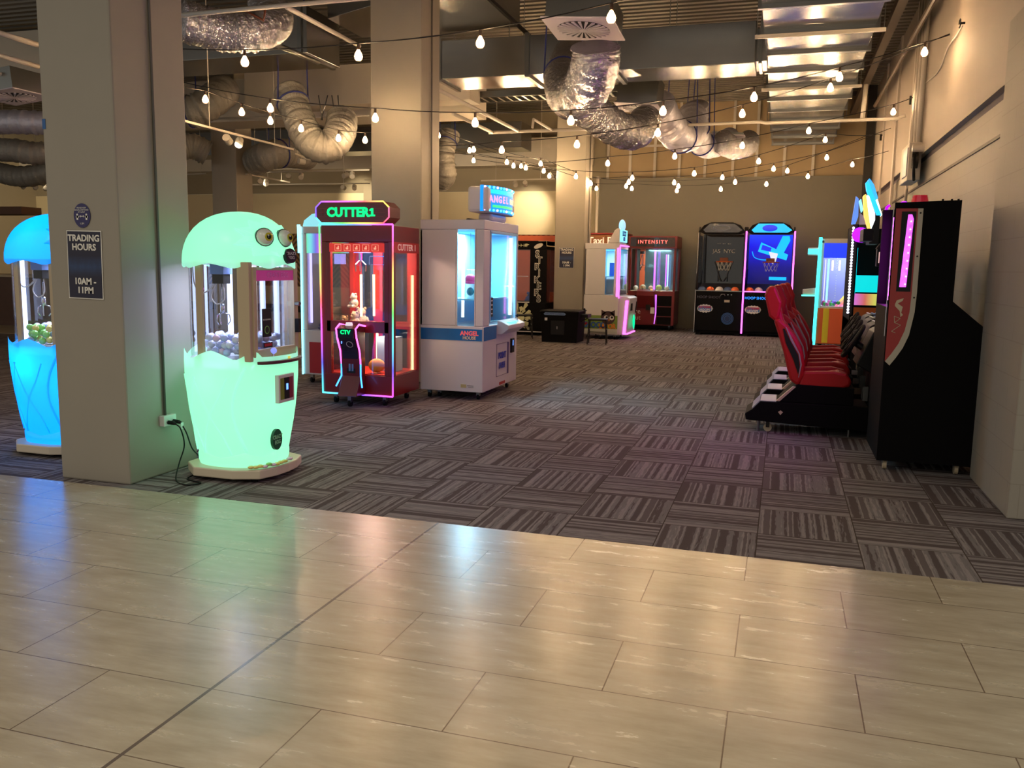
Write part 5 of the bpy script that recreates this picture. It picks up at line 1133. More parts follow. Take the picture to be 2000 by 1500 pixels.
tc = n.new('ShaderNodeTexCoord'); vo = n.new('ShaderNodeTexNoise'); vo.inputs['Scale'].default_value = 30; l.new(tc.outputs['Object'], vo.inputs['Vector'])
l.new(ramp(n, l, vo.outputs['Fac'], [(.3, (150, 0, 190)), (.7, (240, 60, 250))]), b.inputs['Emission Color']); b.inputs['Emission Strength'].default_value = 2.0
ml = obj('magenta_lamp', G().prism([(.062, 1.29), (.105, 1.29), (.122, 1.75), (.11, 1.78), (.085, 1.78)], 'y', -.012, -.007, m), rp, bevel=.003)
g = G()
for k in range(9): g.sph((.098+.001*k, -.013, 1.31+.053*k), .0045, emis('dot_pink', (1, .45, 1), 4), 8, 5)
obj('lamp_dots', g, ml)
MWT = mat('logo_cream', (214, 196, 164), .5)
g = G()
def zig(pts, w_, m): g.tube([(x, -.006, z) for x, z in pts], w_, m, 4, cap=True)
g.prism([(.055, 1.20), (.098, 1.215), (.090, 1.195), (.062, 1.178), (.095, 1.155), (.088, 1.115), (.100, 1.10), (.085, 1.085), (.078, 1.125), (.045, 1.16), (.045, 1.175)], 'y', -.0065, -.004, MWT)
obj('logo_mark', g, rp)
g = G()
for a_, b2 in (((.045, 1.09), (.085, 1.075)), ((.085, 1.075), (.05, 1.045)), ((.05, 1.045), (.09, 1.03)), ((.09, 1.03), (.035, .985)), ((.045, 1.09), (.05, 1.045)), ((.035, .985), (.06, .975))): g.tube([(a_[0], -.006, a_[1]), (b2[0], -.006, b2[1])], .0018, MWT, 5)
obj('logo_outline', g, rp)
g = G(); g.tube([(.19, .3, 1.87), (.19, .3, 1.93)], [.062, .048], mat('beacon_red', (190, 10, 30), .2, coat=1, em=(.8, .02, .06), es=.25), 24); g.cyl((.19, .3, 1.865), (.19, .3, 1.875), .07, M_BLK2, 24); obj('beacon', g, t)
g = G(); g.cyl((.10, .4, 1.86), (.10, .4, 1.875), .04, M_BLK2, 16); g.sph((.10, .4, 1.88), .03, emis('led_purple', (.42, 0, 1), 1.6), 12, 8, sz=.6); obj('roof_lamp', g, t)
for x in (.30, .355, .395): obj('roof_bolt', G().cyl((x, .05, 1.87), (x, .05, 1.885), .007, M_DARK, 8), t)
fs = obj('front_screen', G().box(.07, .08, .06, .70, 1.18, 1.80, emis('front_screen_magenta', (.75, .06, .9), 13.0)), t)
g = G(); g.tube([(-.008, -.004, .95), (-.008, -.004, 1.83)], .003, M_CHROME, 6); obj('edge_trim', g, t)
caster(t, .06, .06, .075, .035, M_CREAM); caster(t, .52, .06, .075, .038, M_CREAM); caster(t, .06, .7, .075, .035, M_CREAM); caster(t, .52, .7, .075, .035, M_CREAM)

# ------------------------------------------------------------------ ducts
def duct_x(x0, x1, y0, y1, z0, z1, label, straps=()):
    t = thing('air_duct', label, 'duct', ((x0+x1)/2, (y0+y1)/2, z0)); hx, hy, H = (x1-x0)/2, (y1-y0)/2, z1-z0
    obj('body', G().box(-hx, hx, -hy, hy, 0, H, M_DUCT), t, bevel=.006)
    for s in straps:
        x = s-(x0+x1)/2
        g = G(); g.box(x-.03, x+.03, -hy-.03, -hy-.0, -.02, H+.03, M_STEEL); g.box(x-.03, x+.03, -hy, hy, -.03, 0, M_STEEL); obj('hanger_bracket', g, t)
    for x in (-hx*.5, hx*.5):
        for s in (-1, 1): obj('hanger_rod', G().cyl((x, s*(hy-.05), H), (x, s*(hy-.05), CZ-z0+.02), .006, M_STEEL, 6), t)
    return t
duct_x(-4.9, -.50, 11.85, 12.65, 4.0, 4.52, 'long galvanised duct crossing the ceiling between the second column and the ribbed duct', (-4.82, -3.52, -2.3))
t = thing('air_duct', 'wide pale galvanised duct running away under the ceiling deck above the second column', 'duct', (-4.4, 9.6, 4.62))
obj('body', G().prism([(.40, -2.6), (.78, -2.6), (.78, 2.2), (-1.6, 2.2), (-1.6, 1.2), (-.3, .6), (.40, .5)], 'z', 0, .5, M_DUCT), t, bevel=.006)
obj('corner_flange', G().box(.76, .80, -2.6, 2.9, -.02, .02, M_DARK), t)
t = thing('air_duct', 'flanged galvanised duct running back along the right wall and mirroring the coloured lights', 'duct', (.24, 15.5, 4.2))
g = G(); g.box(-.62, .62, -6.6, 5.6, 0, .6, M_DUCT); obj('body', g, t, bevel=.006)
y = -6.5
k = 0
while y < 5.6:
    obj('flange', G().box(-.66, .66, y-.035, y+.035, -.045, .62, M_STEEL), t, bevel=.004); y += 1.07
for yy in (-4.4, -1.2, 2.0):
    g = G(); g.box(-.72, .72, yy-.02, yy+.02, -.09, -.05, M_PIPE); g.cyl((-.70, yy, -.07), (-.70, yy, 1.0), .006, M_STEEL, 6); g.cyl((.70, yy, -.07), (.70, yy, 1.0), .006, M_STEEL, 6); obj('hanger', g, t)
t = thing('duct_branch', 'short galvanised link between the crossing duct and the flanged duct', 'duct', (-.44, 12.3, 4.05)); obj('body', G().box(-.08, .08, -.3, .3, 0, .4, M_DUCT), t); obj('collar', G().box(-.02, .02, -.33, .33, -.03, .43, M_STEEL), t)
a = at(1205, 60, z=4.75)
t = thing('air_duct', 'upper galvanised duct running left from the ribbed duct near the top of the picture', 'duct', (-1.1, 10.3, 4.72))
obj('body', G().box(-.95, .50, -.45, .45, 0, .4, M_DUCT), t, bevel=.006); obj('flange', G().box(-.97, -.93, -.47, .47, -.02, .42, M_STEEL), t)
# hall ducts
duct_x(-9.8, -6.2, 10.6, 11.5, 4.15, 4.75, 'dark galvanised duct above the hall left of the second column', (-6.3,))
duct_x(-14.5, -5.6, 18.5, 19.3, 3.95, 4.5, 'long pale duct crossing the far hall behind the flexible ducts', (-9, -7.2))
# ribbed cable tray
t = thing('cable_tray', 'ladder cable tray hung below the long crossing duct', 'cable tray', (-3.9, 14.4, 4.18))
g = G()
for s in (-1, 1): g.box(-2.2, 1.3, s*.22-.01, s*.22+.01, 0, .10, M_STEEL)
obj('side_rail', g, t)
for k in range(24): obj('rung', G().box(-2.15+.145*k, -2.11+.145*k, -.22, .22, .0, .02, M_STEEL), t)
for x in (-1.6, -.4, .8): obj('hanger_rod', G().cyl((x, .22, .1), (x, .22, 1.05), .006, M_STEEL, 6).cyl((x, -.22, .1), (x, -.22, 1.05), .006, M_STEEL, 6), t)
# flexible ducts
M_FOIL = foil_mat('foil_sleeve', (205, 203, 208), .24, .9, 24); M_FOILW = foil_mat('matt_foil_sleeve', (200, 198, 212), .45, .5, 12, .5); M_FOILL = foil_mat('hall_foil_sleeve', (150, 146, 138), .55, .6, 12, .35)
M_STRAP = mat('blue_strap', (30, 40, 110), .5)
def flex(label, pts, r, m, straps=(), n=20):
    """crinkled duct through (u, v, depth y) points"""
    P = [at(u, v, y=y) for u, v, y in pts]; t = thing('flexible_duct', label, 'flexible duct', P[0])
    Q = bez([p-P[0] for p in P], n); rnd = random.Random(len(Q)); rr = []
    for i in range(len(Q)): rr.append(r*(1+.045*math.sin(i*1.6)+.035*math.sin(i*.9+1)+rnd.uniform(-.015, .015)))
    g = G(); g.tube(Q, rr, m, 24); obj('sleeve', g, t, smooth=True)
    for s in straps:
        i = int(s*(len(Q)-1)); c = Q[i]; d = (Q[min(i+1, len(Q)-1)]-Q[i-1]).normalized()
        g = G(); u = d.cross(Vector((0, 0, 1))).normalized(); w_ = d.cross(u); rad = rr[i]*1.02
        ring = [c+u*rad*math.cos(2*math.pi*k/20)+w_*rad*math.sin(2*math.pi*k/20) for k in range(20)]
        g.tube(ring, .014, M_STRAP, 6, closed=True); g.tube([c+u*rad, c+u*rad*.8+Vector((0, 0, CZ-(P[0]+c).z))], .01, M_STRAP, 5); g.tube([c-u*rad, c-u*rad*.8+Vector((0, 0, CZ-(P[0]+c).z))], .01, M_STRAP, 5); obj('hanging_strap', g, t)
    return t
flex('shiny crinkled flexible duct dropping from the nearest ceiling diffuser and curling back', [(1163, 92, 8.7), (1162, 130, 8.8), (1140, 178, 9.2), (1112, 188, 10.0), (1100, 150, 10.9), (1115, 110, 11.7)], .235, M_FOIL, (.8,))
flex('shiny flexible duct looping from the curled duct to the second diffuser', [(1128, 205, 11.4), (1165, 225, 11.7), (1205, 252, 12.0), (1240, 258, 12.6), (1262, 235, 13.2)], .23, M_FOIL)
flex('pale flexible duct sagging in two lobes beyond the second diffuser', [(1285, 205, 13.8), (1300, 235, 14.2), (1325, 265, 14.8), (1348, 262, 15.6), (1352, 225, 16.2)], .25, M_FOILW, (.55,))
flex('pale flexible duct hanging by blue straps before the far diffuser', [(1360, 205, 16.5), (1362, 255, 16.8), (1375, 285, 17.2), (1402, 283, 17.8), (1425, 270, 18.4)], .21, M_FOILW, (.25, .45))
flex('glittering end of flexible duct below the far diffuser catching coloured light', [(1408, 275, 17.2), (1430, 288, 17.5), (1455, 286, 18.0), (1462, 275, 18.6)], .21, foil_mat('glitter_foil', (225, 222, 230), .08, 1.0, 40))
flex('silver flexible duct drooping below the upper pipes right of the nearest column', [(352, 40, 7.6), (400, 52, 7.8), (445, 62, 8.0), (500, 60, 8.2), (535, 40, 8.6), (520, 5, 9.0)], .20, M_FOIL)
flex('pale U shaped flexible duct hanging in front of the second column', [(565, 180, 11.6), (585, 235, 11.4), (608, 278, 11.3), (640, 288, 11.4), (663, 262, 11.6), (668, 232, 11.9)], .22, M_FOILL, (.08,))
flex('round flexible duct curling in the hall behind the U shaped duct', [(500, 315, 15.5), (520, 305, 15.2), (545, 300, 15.4), (570, 300, 15.9), (600, 305, 16.5)], .27, M_FOILL, (.5,))
flex('flexible duct passing behind the nearest column at the height of the string lights', [(345, 215, 12.5), (375, 218, 12.5), (410, 200, 12.7), (440, 175, 13.2)], .26, M_FOILL, (.3,))
flex('grey flexible duct left of the nearest column, lower of the two', [(-20, 292, 11.0), (30, 294, 11.0), (75, 300, 11.1), (140, 290, 11.4)], .175, M_FOILL)
flex('grey flexible duct left of the nearest column, upper of the two', [(-20, 240, 10.2), (30, 238, 10.2), (80, 240, 10.3), (140, 240, 10.5)], .165, M_FOILW)
flex('dusty flexible duct at the far left above the hall', [(-10, 335, 14.0), (40, 345, 14.0), (90, 338, 14.0), (140, 320, 14.2)], .20, M_FOILL)
flex('flexible duct hanging behind the second column at the right', [(862, 355, 17.0), (872, 340, 16.8), (868, 300, 16.8), (880, 260, 17.0)], .2, M_FOILL, (.85,))
flex('flexible duct in the hall beside the distant left column', [(345, 290, 14.6), (375, 285, 14.8), (405, 300, 15.0)], .24, M_FOILL)
# diffusers
def diffuser(label, c, s, tilt=(0, 0), swirl=True, box=.25):
    t = thing('ceiling_diffuser', label, 'air diffuser', c); t.rotation_euler = (tilt[0], tilt[1], 0)
    MD = mat('diffuser_white', (206, 198, 206), .5)
    obj('plate', G().box(-s, s, -s, s, 0, .015, MD), t, bevel=.003)
    if box: obj('plenum', G().box(-s*.9, s*.9, -s*.9, s*.9, .015, box, M_STEEL), t)
    if swirl:
        g = G(); g.cyl((0, 0, -.001), (0, 0, -.004), s*.74, M_BLK2, 32)
        for k in range(24):
            a = 2*math.pi*k/24; b2 = a+.12; g.prism([(s*.10*math.cos(a), s*.10*math.sin(a)), (s*.74*math.cos(a), s*.74*math.sin(a)), (s*.74*math.cos(b2), s*.74*math.sin(b2)), (s*.12*math.cos(b2), s*.12*math.sin(b2))], 'z', -.004, -.012, MD)
        g.cyl((0, 0, -.004), (0, 0, -.014), s*.13, MD, 16); obj('swirl_vanes', g, t)
    return t
p = at(1140, 58, y=8.9); diffuser('white square swirl diffuser at the top of the shiny flexible duct', p, .36, (R(-3), R(4)))
p = at(1248, 212, y=13.4); diffuser('square swirl diffuser under a metal box, second along the flexible ducts', p, .33, (R(-2), R(5)), True, .42)
p = at(1422, 268, y=17.8); diffuser('far swirl diffuser above the glittering duct end', p, .33, (0, R(4)), True, .06)
p = at(28, 190, y=9.6); diffuser('square swirl diffuser left of the nearest column', p, .36, (0, R(-6)), True, .3)
# pipes
def pipe(name, label, pts, r, m=None, cat='pipe', **k):
    P = [at(u, v, **kk) for u, v, kk in pts]; t0 = P[0]
    g = G(); g.tube([q-t0 for q in P], r, m or M_PIPE, 10); o = obj(name, g, None, smooth=True); o.location = t0; return tag(o, label, cat)
Y = lambda y: dict(y=y)
pipe('sprinkler_pipe', 'thick white sprinkler pipe crossing near the top left beside the nearest column', [(330, 32, Y(7.0)), (520, 14, Y(7.2)), (760, -8, Y(7.4))], .020)
pipe('sprinkler_pipe', 'white pipe slanting down towards the second column from the thick pipe', [(560, 14, Y(7.25)), (702, 90, Y(9.2))], .022)
pipe('sprinkler_pipe', 'white pipe slanting past the right side of the second column, upper of the pair', [(850, 172, Y(10.6)), (1012, 256, Y(14.8))], .028)
pipe('sprinkler_pipe', 'white pipe slanting past the right side of the second column, lower of the pair', [(885, 222, Y(12.6)), (962, 259, Y(14.8))], .028)
pipe('sprinkler_pipe', 'white level pipe ending at the distant column', [(955, 259, Y(14.8)), (1150, 252, Y(14.8))], .028)
pipe('sprinkler_pipe', 'short white pipe with a drop to a sprinkler near the distant column', [(1078, 254, Y(14.8)), (1042, 233, Y(13.6)), (1040, 250, Y(13.6))], .02)
pipe('sprinkler_pipe', 'long white pipe running to the right wall below the flanged duct', [(1344, 244, Y(14.5)), (1485, 238, Y(14.5)), (1495, 240, Y(14.5)), (1752, 232, Y(14.4)), (1768, 226, Y(14.4))], .025)
pipe('sprinkler_pipe', 'white vertical pipe rising from the long pipe near the right wall', [(1684, 236, Y(14.45)), (1692, 165, Y(14.45))], .035)
pipe('steel_channel', 'bluish steel channel slanting under the hall ceiling left of the second column', [(535, 85, Y(9.0)), (622, 122, Y(10.5))], .03, M_STEEL, 'ceiling channel')
pipe('sprinkler_pipe', 'thin white pipe at the far left running to the nearest column, upper', [(-10, 62, Y(7.6)), (75, 88, Y(8.2))], .03)
pipe('sprinkler_pipe', 'thin white pipe at the far left running to the nearest column, middle', [(-10, 106, Y(8.4)), (75, 130, Y(9.0))], .03)
pipe('sprinkler_pipe', 'thin white pipe at the far left running to the nearest column, lower', [(-10, 142, Y(9.2)), (75, 162, Y(9.8))], .025)
pipe('sprinkler_pipe', 'white level pipe crossing the hall behind the U shaped duct', [(395, 232, Y(13.5)), (720, 226, Y(13.0))], .018)
pipe('steel_channel', 'brown iron bracket above the drooping silver duct', [(478, 20, Y(8.0)), (515, 40, Y(8.0)), (518, 18, Y(8.0))], .014, mat('rust_brown', (110, 62, 44), .6), 'bracket')
for k, (u0, u1) in enumerate(((622, 630), (640, 627), (648, 655), (660, 664))):
    pipe('hanger_wire', 'thin wire holding the U shaped duct, %s from the left' % ORD[k], [(u0, 186, Y(11.8)), (u1, 235, Y(11.8))], .008, M_STEEL, 'wire')
# white boxed soffits of the hall
g = G(); a = at(475, 128, y=9.5); 
g.box(-9.2, -5.0, 13.6, 14.1, 4.05, 4.7, MW); struct('beam_3', g)
g = G(); g.box(-20, -9.9, 11.5, 12.2, 4.3, 5.0, MW); struct('beam_4', g)
# track rails with spot heads
TR = []
def snap(u, v):
    """nearest point on any track rail as seen from the camera"""
    best = None
    for A, B in TR:
        for k in range(61):
            q = A.lerp(B, k/60); d = q-C0; f_ = d.dot(FW); pu, pv = 1000+F_PX*d.dot(RT)/f_, 750-F_PX*d.dot(UP)/f_
            e_ = (pu-u)**2*4+(pv-v)**2
            if best is None or e_ < best[0]: best = (e_, q)
    return best[1]
def track(label, a_, b2, name='track_rail'):
    P0, P1 = at(a_[0], a_[1], y=a_[2]), at(b2[0], b2[1], y=b2[2]); c = (P0+P1)/2; TR.append((P0, P1))
    g = G(); d = (P1-P0).normalized(); u = d.cross(Vector((0, 0, 1))).normalized()*.018; w_ = Vector((0, 0, .015))
    g.add([P0-c-u-w_, P0-c+u-w_, P0-c+u+w_, P0-c-u+w_, P1-c-u-w_, P1-c+u-w_, P1-c+u+w_, P1-c-u+w_], [(0, 1, 2, 3), (7, 6, 5, 4), (0, 4, 5, 1), (1, 5, 6, 2), (2, 6, 7, 3), (3, 7, 4, 0)], MW)
    o = obj(name, g); o.location = c; tag(o, label, 'track rail')
    for f_ in (.2, .8):
        q = P0.lerp(P1, f_)-c; obj('drop_rod', G().cyl(q, (q.x, q.y, CZ-c.z), .006, MW, 6), o)
    return o
def head(u, v, y, label, on=True, aim=None, power=60, drop=.1, size=.055):
    q_ = snap(u, v-10); p = q_-Vector((0, 0, drop)); t = thing('track_spotlight', label, 'spotlight', p)
    d = ((aim-p).normalized() if aim else Vector((.3, -.6, -.5)).normalized())
    obj('stem', G().cyl((0, 0, .0), (0, 0, drop-.01), .008, MW, 6), t)
    obj('can', G().cyl(-d*.07, d*.06, size, MW, 16), t)
    if on: obj('lens', G().cyl(d*.061, d*.064, size*.8, emis('spot_lens', (1, .85, .6), 14), 16), t)
    if on and aim:
        l = bpy.data.lights.new('spot_beam', 'SPOT'); l.energy = power; l.color = (1, .82, .55); l.spot_size = R(62); l.spot_blend = .8; l.shadow_soft_size = .04
        o = bpy.data.objects.new('spot_beam', l); col.objects.link(o); o.parent = t; o.location = d*.08; o.rotation_euler = (-d).to_track_quat('Z', 'Y').to_euler()
track('white track rail slanting down behind the string lights towards the U shaped duct', (358, 236, 9.6), (572, 292, 12.6))
track('white track rail in the far hall, upper level one', (476, 337, 17), (722, 332, 17)); track('white track rail in the far hall, short slanting one', (480, 340, 15.5), (565, 356, 18))
track('white track rail in the far hall, lowest and nearest the cream panels', (476, 361, 20.2), (722, 358, 20.2)); track('white track rail above the cream panel between the second and distant columns', (940, 353, 20.2), (1085, 349, 20.2))
track('white track rail left of the distant left column', (355, 341, 17), (402, 339, 17))
track('white track rail at the far left over the hall', (-10, 352, 16), (92, 360, 17)); track('white track rail at the far left, upper slanting one', (-10, 330, 15), (92, 352, 17))
def aimw(u, v): return at(u, v, y=21.45)
head(446, 276, 10.8, 'lit white spotlight on the slanting rail, left head of two', True, Vector((-9, 16, 1)), 130); head(467, 277, 11.0, 'unlit white spotlight on the slanting rail, right head', False)
track('short white track rail below the U shaped duct', (575, 300, 15), (606, 312, 15.6)); head(589, 316, 15, 'small lit spotlight below the U shaped duct', True, Vector((-7, 19, 3)), 130); head(673, 336, 17, 'lit spotlight on the upper far rail beside the second column', True, Vector((-8, 21, 4.6)), 130); head(686, 334, 17, 'unlit spotlight on the upper far rail beside the second column', False)
head(563, 351, 17.9, 'lit spotlight on the short slanting far rail', True, aimw(600, 420), 60); head(587, 351, 17.9, 'unlit spotlight on the short slanting far rail', False)
head(508, 362, 20.2, 'lit spotlight on the lowest far rail above the cream panel glow', True, aimw(497, 405), 110); head(520, 362, 20.2, 'unlit spotlight on the lowest far rail', False)
head(670, 374, 20.2, 'lit spotlight on the lowest far rail near the second column', True, aimw(706, 388), 110); head(690, 370, 20.2, 'unlit spotlight on the lowest far rail near the second column', False)
head(1025, 368, 20.2, 'lit spotlight shining on the cream panel beside the distant column', True, aimw(1035, 410), 120); head(1007, 366, 20.2, 'unlit spotlight beside the distant column', False)
for k, (u, v) in enumerate(((45, 392), (68, 372), (83, 364), (88, 387))): head(u, v, 17, 'lit spotlight above the hall at the far left, %s of four from the left' % ORD[k], True, aimw(u-60, 430), 150)
# dark counter glimpsed at the far left
t = thing('hall_counter', 'dim hall counter seen behind the blue egg machine', 'counter', (-14.0, 14.0, 0)); fx = at(57, 400, y=14.2).x+14.0
obj('front', G().box(-3, 2.5, 0, .8, 0, 1.0, mat('counter_brown', (90, 62, 48), .5, noise=.2)), t); obj('top', G().box(-3.05, 2.55, -.05, .85, 1.0, 1.05, M_CREAM), t); obj('fascia', G().box(-3, fx, 0, .5, 2.27, 2.42, mat('timber_dark', (92, 62, 44), .6)), t); obj('upright', G().box(-3, -2.9, .3, .4, 1.05, 2.27, M_DARK), t)
# hall furniture seen through the egg machine window: dark door surround
for k, (u0, u1, z1, lb) in enumerate(((385, 398, 2.2, 'dark timber board leaning on the far hall wall behind the mint machine'), (610, 628, 1.6, 'tan cupboard against the far hall wall left of the red machine'))):
    a_ = at(u0, 500, y=21.2); b2 = at(u1, 500, y=21.2)
    tag(obj('wall_board' if k == 0 else 'low_cupboard', G().box(a_.x, b_.x if False else b2.x, 21.05, 21.4, 0.004, z1, mat('timber_dark', (92, 62, 44), .6) if k == 0 else M_CREAM)), lb, 'board' if k == 0 else 'cupboard')

# ------------------------------------------------------------------ upper back wall: tan cladding behind white posts
g = G(); g.box(-4.2, 1.75, 21.30, 21.40, 3.3, CZ, mat('tan_cladding', (168, 146, 112), .6, noise=.06, nscale=2)); struct('wall_back_cladding', g)
for k, u in enumerate((1187, 1230, 1278, 1326, 1376, 1430, 1476, 1530, 1586)):
    a_ = at(u, 345, y=21.25); zt = at(u, 300, y=21.25).z
    g = G(); g.box(-.03, .03, -.03, .03, 0, CZ-3.35, M_PIPE); o = obj('cladding_post', g); o.location = (a_.x, 21.25, 3.35); tag(o, 'thin white post on the tan cladding above the grey partition, %s from the left' % ORD[k], 'post', 'posts on the tan cladding')
o = tag(obj('cladding_rail', G().box(-3.9, -.9, 21.2, 21.22, 4.25, 4.3, M_PIPE)), 'white rail across the top of the tan cladding posts', 'rail')

# ------------------------------------------------------------------ right wall fittings
t = thing('junction_box', 'off-white electrical trunking box high on the right wall above the tall black cabinet', 'electrical box', at(1790, 318, x=1.68))
M_BOX = mat('box_offwhite', (196, 186, 174), .5)
obj('housing', G().box(-.16, 0, -.45, .35, -.28, .22, M_BOX), t, bevel=.01); obj('cover', G().box(-.175, -.16, -.40, .0, -.22, .16, mat('box_pale_blue2', (176, 176, 190), .4)), t, bevel=.006)
g = G(); g.cyl((-.05, -.50, -.02), (-.12, -.50, -.02), .11, M_DARK, 20); g.cyl((-.0, -.62, .12), (-.14, -.62, .12), .05, M_BOX, 14); g.tube(bez([(-.1, -.5, .08), (-.12, -.62, .02), (-.1, -.6, -.2), (-.08, -.5, -.28)]), .02, M_BLK2, 8); obj('round_outlet', g, t)
jb = t.location.copy()
for k, dy in enumerate((-.42, -.28, -.14, 0.0, .14, .28)):
    g = G(); g.tube([(0, 0, 0), (0, 0, CZ-jb.z-.22)], .026 if k % 2 else .034, [M_BOX, mat('conduit_tan', (150, 140, 122), .5)][k % 2], 10); o = obj('conduit', g, None, smooth=True); o.location = (1.63, jb.y+dy, jb.z+.22); tag(o, 'vertical conduit rising from the box on the right wall, %s from the near side' % ORD[k], 'conduit', 'conduits above the box on the right wall')
for k, (yy, w2) in enumerate(((14.2, .06), (16.2, .09), (18.2, .05))):
    o = obj('conduit', G().box(-.03, .0, -w2, w2, 0, CZ-2.4, M_BOX)); o.location = (1.68, yy, 2.4); tag(o, 'flat painted conduit on the far part of the right wall, %s one going away' % ORD[k], 'conduit')
g = G(); g.tube(bez([(0, 0, 0), (0, .15, -.3), (0, -.1, -.55), (0, .1, -.8)]), .018, M_BOX, 6); o = obj('loose_cable', g, None, smooth=True); o.location = (1.64, jb.y+.5, jb.z-.3); tag(o, 'loose pale cable hanging below the box on the right wall', 'cable')
o = obj('steel_joist', G().box(-.06, .06, 0, 11.5, 0, .12, mat('joist_tan', (110, 94, 76), .5)), None); o.location = (1.28, 9.8, 4.85); tag(o, 'slim steel joist under the deck beside the right wall', 'joist')
o = obj('steel_joist', G().tube([(0, 0, 0), (0, 8.0, 0)], .035, mat('joist_tan', (110, 94, 76), .5), 8), None); o.location = (1.50, 10.5, 4.55); tag(o, 'round steel tie running back beside the right wall under the deck', 'joist')

# ------------------------------------------------------------------ string lights
M_BULB = emis('bulb_filament_glow', (1, .70, .38), 330)
_n, _l = M_BULB.node_tree.nodes, M_BULB.node_tree.links      # warm halo put into the bulb colour: white-hot centre, dim orange rim
_lw = _n.new('ShaderNodeLayerWeight'); _lw.inputs['Blend'].default_value = .5
_l.new(mth(_n, _l, 'MULTIPLY_ADD', mth(_n, _l, 'POWER', mth(_n, _l, 'SUBTRACT', 1.0, _lw.outputs['Facing']), 3.0), 560.0, 1.1), _n['Principled BSDF'].inputs['Emission Strength'])
_mx = _n.new('ShaderNodeMix'); _mx.data_type = 'RGBA'; _mx.inputs[6].default_value = (1, .70, .38, 1); _mx.inputs[7].default_value = (1, .38, .09, 1)
_l.new(_lw.outputs['Facing'], _mx.inputs[0]); _l.new(_mx.outputs[2], _n['Principled BSDF'].inputs['Emission Color']); M_CORD = mat('string_cord', (24, 20, 18), .6); M_SOCK = mat('bulb_socket', (70, 50, 34), .5)
bulb_protos = []
def bulb(p, label, group):
    if not bulb_protos:
        g = G(); prof = [(.0, -.062), (.016, -.058), (.027, -.045), (.031, -.028), (.027, -.010), (.016, .010), (.011, .022)]
        rings = [[(r_*math.cos(2*math.pi*i/14), r_*math.sin(2*math.pi*i/14), z) for i in range(14)] for r_, z in [(a_*1.25, b2*1.2) for a_, b2 in prof[1:]]]
        g.loft(rings, M_BULB, True, True); b = obj('bulb', g, None, smooth=True); bulb_protos.append(b)
        g = G(); g.cyl((0, 0, .02), (0, 0, .075), .014, M_SOCK, 10); s = obj('socket', g, b); bulb_protos.append(s)
    else:
        b = bulb_protos[0].copy(); col.objects.link(b); s = bulb_protos[1].copy(); col.objects.link(s); s.parent = b
    b.name = 'string_bulb'; b.location = p; tag(b, label, 'light bulb', group)
def strand(desc, pts, pre=None, post=None):
    """pts: (u, v, y) of bulbs; pre/post: end anchors as points"""
    P = [at(u, v, y=y) for u, v, y in pts]
    cord = [q+Vector((0, 0, .08)) for q in P]
    line = []
    full = ([pre] if pre else []) + cord + ([post] if post else [])
    for i in range(len(full)-1):
        a_, b2 = full[i], full[i+1]; L_ = (b2-a_).length
        for k in range(6): line.append(a_.lerp(b2, k/6)-Vector((0, 0, .02*L_*math.sin(math.pi*k/6)*.5)))
    line.append(full[-1])
    g = G(); o0 = full[0]; g.tube([q-o0 for q in line], .0055, M_CORD, 6); o = obj('string_light_cord', g, None, smooth=True); o.location = o0; tag(o, 'black cord of the %s' % desc, 'light string')
    for i, q in enumerate(P): bulb(q, '%s bulb from the left on the %s' % (ORD[i], desc), 'bulbs of the '+desc)
H1 = at(1885, 45, x=1.66); H1b = at(1855, 68, x=1.62); H2 = at(1784, 190, x=1.66); H3 = at(1723, 264, x=1.66)
strand('nearest light string, crossing the second column', [(478, 115, 7.3), (700, 103, 7.3), (938, 77, 7.2), (1194, 27, 7.0)], at(300, 92, y=7.3), at(1330, -30, y=6.9))
strand('long light string ending at the high wall hook', [(528, 207, 8.9), (733, 226, 8.9), (928, 235, 8.9), (1115, 231, 8.9), (1295, 212, 9.3), (1473, 185, 9.8), (1640, 146, 10.3), (1806, 97, 10.8)], at(355, 160, y=8.9), H1b)
strand('light string slanting past both near columns', [(401, 190, 9.3), (472, 215, 9.6), (528, 232, 9.9), (588, 247, 10.3), (661, 266, 10.8), (713, 270, 11.4), (856, 261, 12.8), (925, 289, 13.8)], at(350, 168, y=9.0), at(1057, 312, y=16))
strand('light string passing just below the flanged duct', [(980, 289, 11.0), (1127, 278, 10.9), (1285, 255, 10.9), (1450, 218, 11.0), (1622, 167, 11.2)], at(856, 285, y=11.2), at(1855, 66, x=1.64))
strand('light string ending at the middle wall hook', [(1187, 316, 14.2), (1318, 302, 14.0), (1450, 281, 13.9), (1580, 252, 13.8), (1745, 215, 13.8)], at(1060, 318, y=14.5), H2)
strand('upper light string above the basketball machines', [(1125, 342, 16.0), (1235, 345, 15.8), (1356, 336, 15.6), (1482, 312, 15.4), (1612, 270, 15.4)], at(930, 311, y=16.4), at(1723, 262, x=1.66))
strand('middle light string above the basketball machines', [(1154, 356, 17.2), (1228, 353, 17.2), (1317, 354, 17.2), (1411, 344, 17.0), (1511, 327, 17.0), (1615, 305, 17.0)], at(1062, 328, y=17.4), at(1740, 250, x=1.66))
strand('lowest light string above the basketball machines', [(1165, 366, 18.8), (1234, 366, 18.8), (1322, 370, 18.8), (1408, 367, 18.6), (1497, 357, 18.6), (1578, 342, 18.6), (1665, 319, 18.6)], at(1073, 340, y=19), at(1735, 295, x=1.66))
strand('short light string crossing behind the middle one', [(1127, 349, 18.0), (1223, 361, 17.9), (1325, 361, 17.9), (1436, 353, 17.8), (1538, 331, 17.8)], at(1040, 330, y=18.2), at(1700, 262, y=17.7))
strand('upper faint light string left of the distant column', [(917, 291, 14.8), (990, 314, 15.4), (1056, 317, 15.9)], at(857, 275, y=14.4), at(1125, 336, y=16.4))
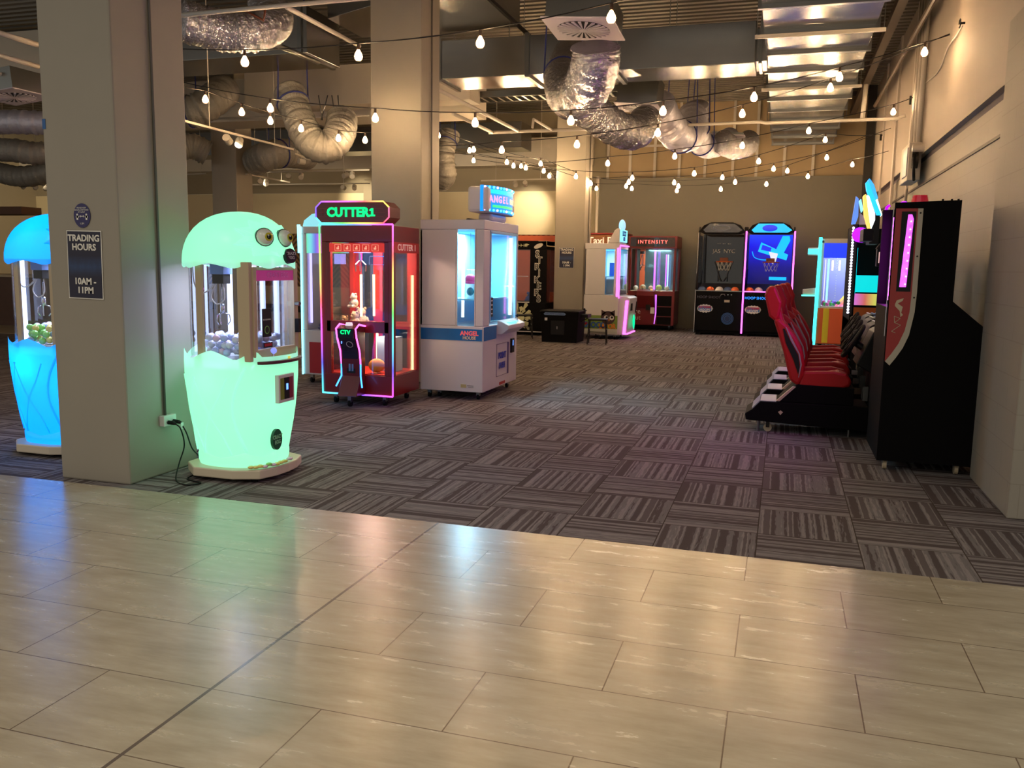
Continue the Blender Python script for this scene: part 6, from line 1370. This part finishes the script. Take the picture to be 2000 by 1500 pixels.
strand('middle faint light string left of the distant column', [(925, 311, 15.8), (1003, 321, 16.0), (1027, 325, 16.1), (1062, 331, 16.2)], at(857, 295, y=15.5), at(1125, 345, y=16.3))
strand('short faint light string left of the distant column', [(1018, 322, 17.6), (1073, 341, 16.9)], at(930, 300, y=18), at(1085, 350, y=16.7))
tag(obj('wall_hook', G().cyl((0, 0, 0), (-.05, 0, 0), .012, M_DARK, 8).tube([(-.05, .045*math.cos(i*.6), .045*math.sin(i*.6)) for i in range(10)], .006, M_BLK2, 6)), 'black hook high on the right wall holding the long light string', 'hook').location = at(1885, 45, x=1.68)
g = G(); pts = [at(1880, 50, x=1.66), at(1868, 70, x=1.64), at(1852, 92, x=1.66), at(1832, 140, x=1.665), at(1800, 168, x=1.665), at(1786, 185, x=1.665)]; c0 = pts[0]
g.tube(bez([q-c0 for q in pts]), .008, M_PIPE, 6); o = obj('white_cord', g, None, smooth=True); o.location = c0; tag(o, 'loose white cord running down the right wall between the two hooks', 'cord')
g = G(); g.cyl((0, 0, 0), (-.05, 0, 0), .012, M_DARK, 8).cyl((-.04, 0, .02), (-.04, 0, -.10), .02, M_DARK, 8); o = obj('wall_hook', g); o.location = at(1785, 190, x=1.68); tag(o, 'black hook on the right wall, middle one of three', 'hook')
g = G(); g.cyl((0, 0, 0), (-.05, 0, 0), .012, M_DARK, 8).cyl((-.04, 0, .02), (-.04, 0, -.10), .02, M_DARK, 8); o = obj('wall_hook', g); o.location = at(1725, 264, x=1.68); tag(o, 'black hook on the right wall, farthest of three', 'hook')


# ------------------------------------------------------------------ writing becomes plain meshes
bpy.context.view_layer.update(); dg = bpy.context.evaluated_depsgraph_get()
for o in TEXTS:
    me = bpy.data.meshes.new_from_object(o.evaluated_get(dg)); nm = o.name; o.name = nm+'_src'
    n_ = bpy.data.objects.new('lettering', me); col.objects.link(n_); n_.parent = o.parent; n_.rotation_mode = o.rotation_mode
    n_.location = o.location; n_.rotation_euler = o.rotation_euler; n_.rotation_quaternion = o.rotation_quaternion; n_.scale = o.scale
for o in TEXTS: bpy.data.objects.remove(o)
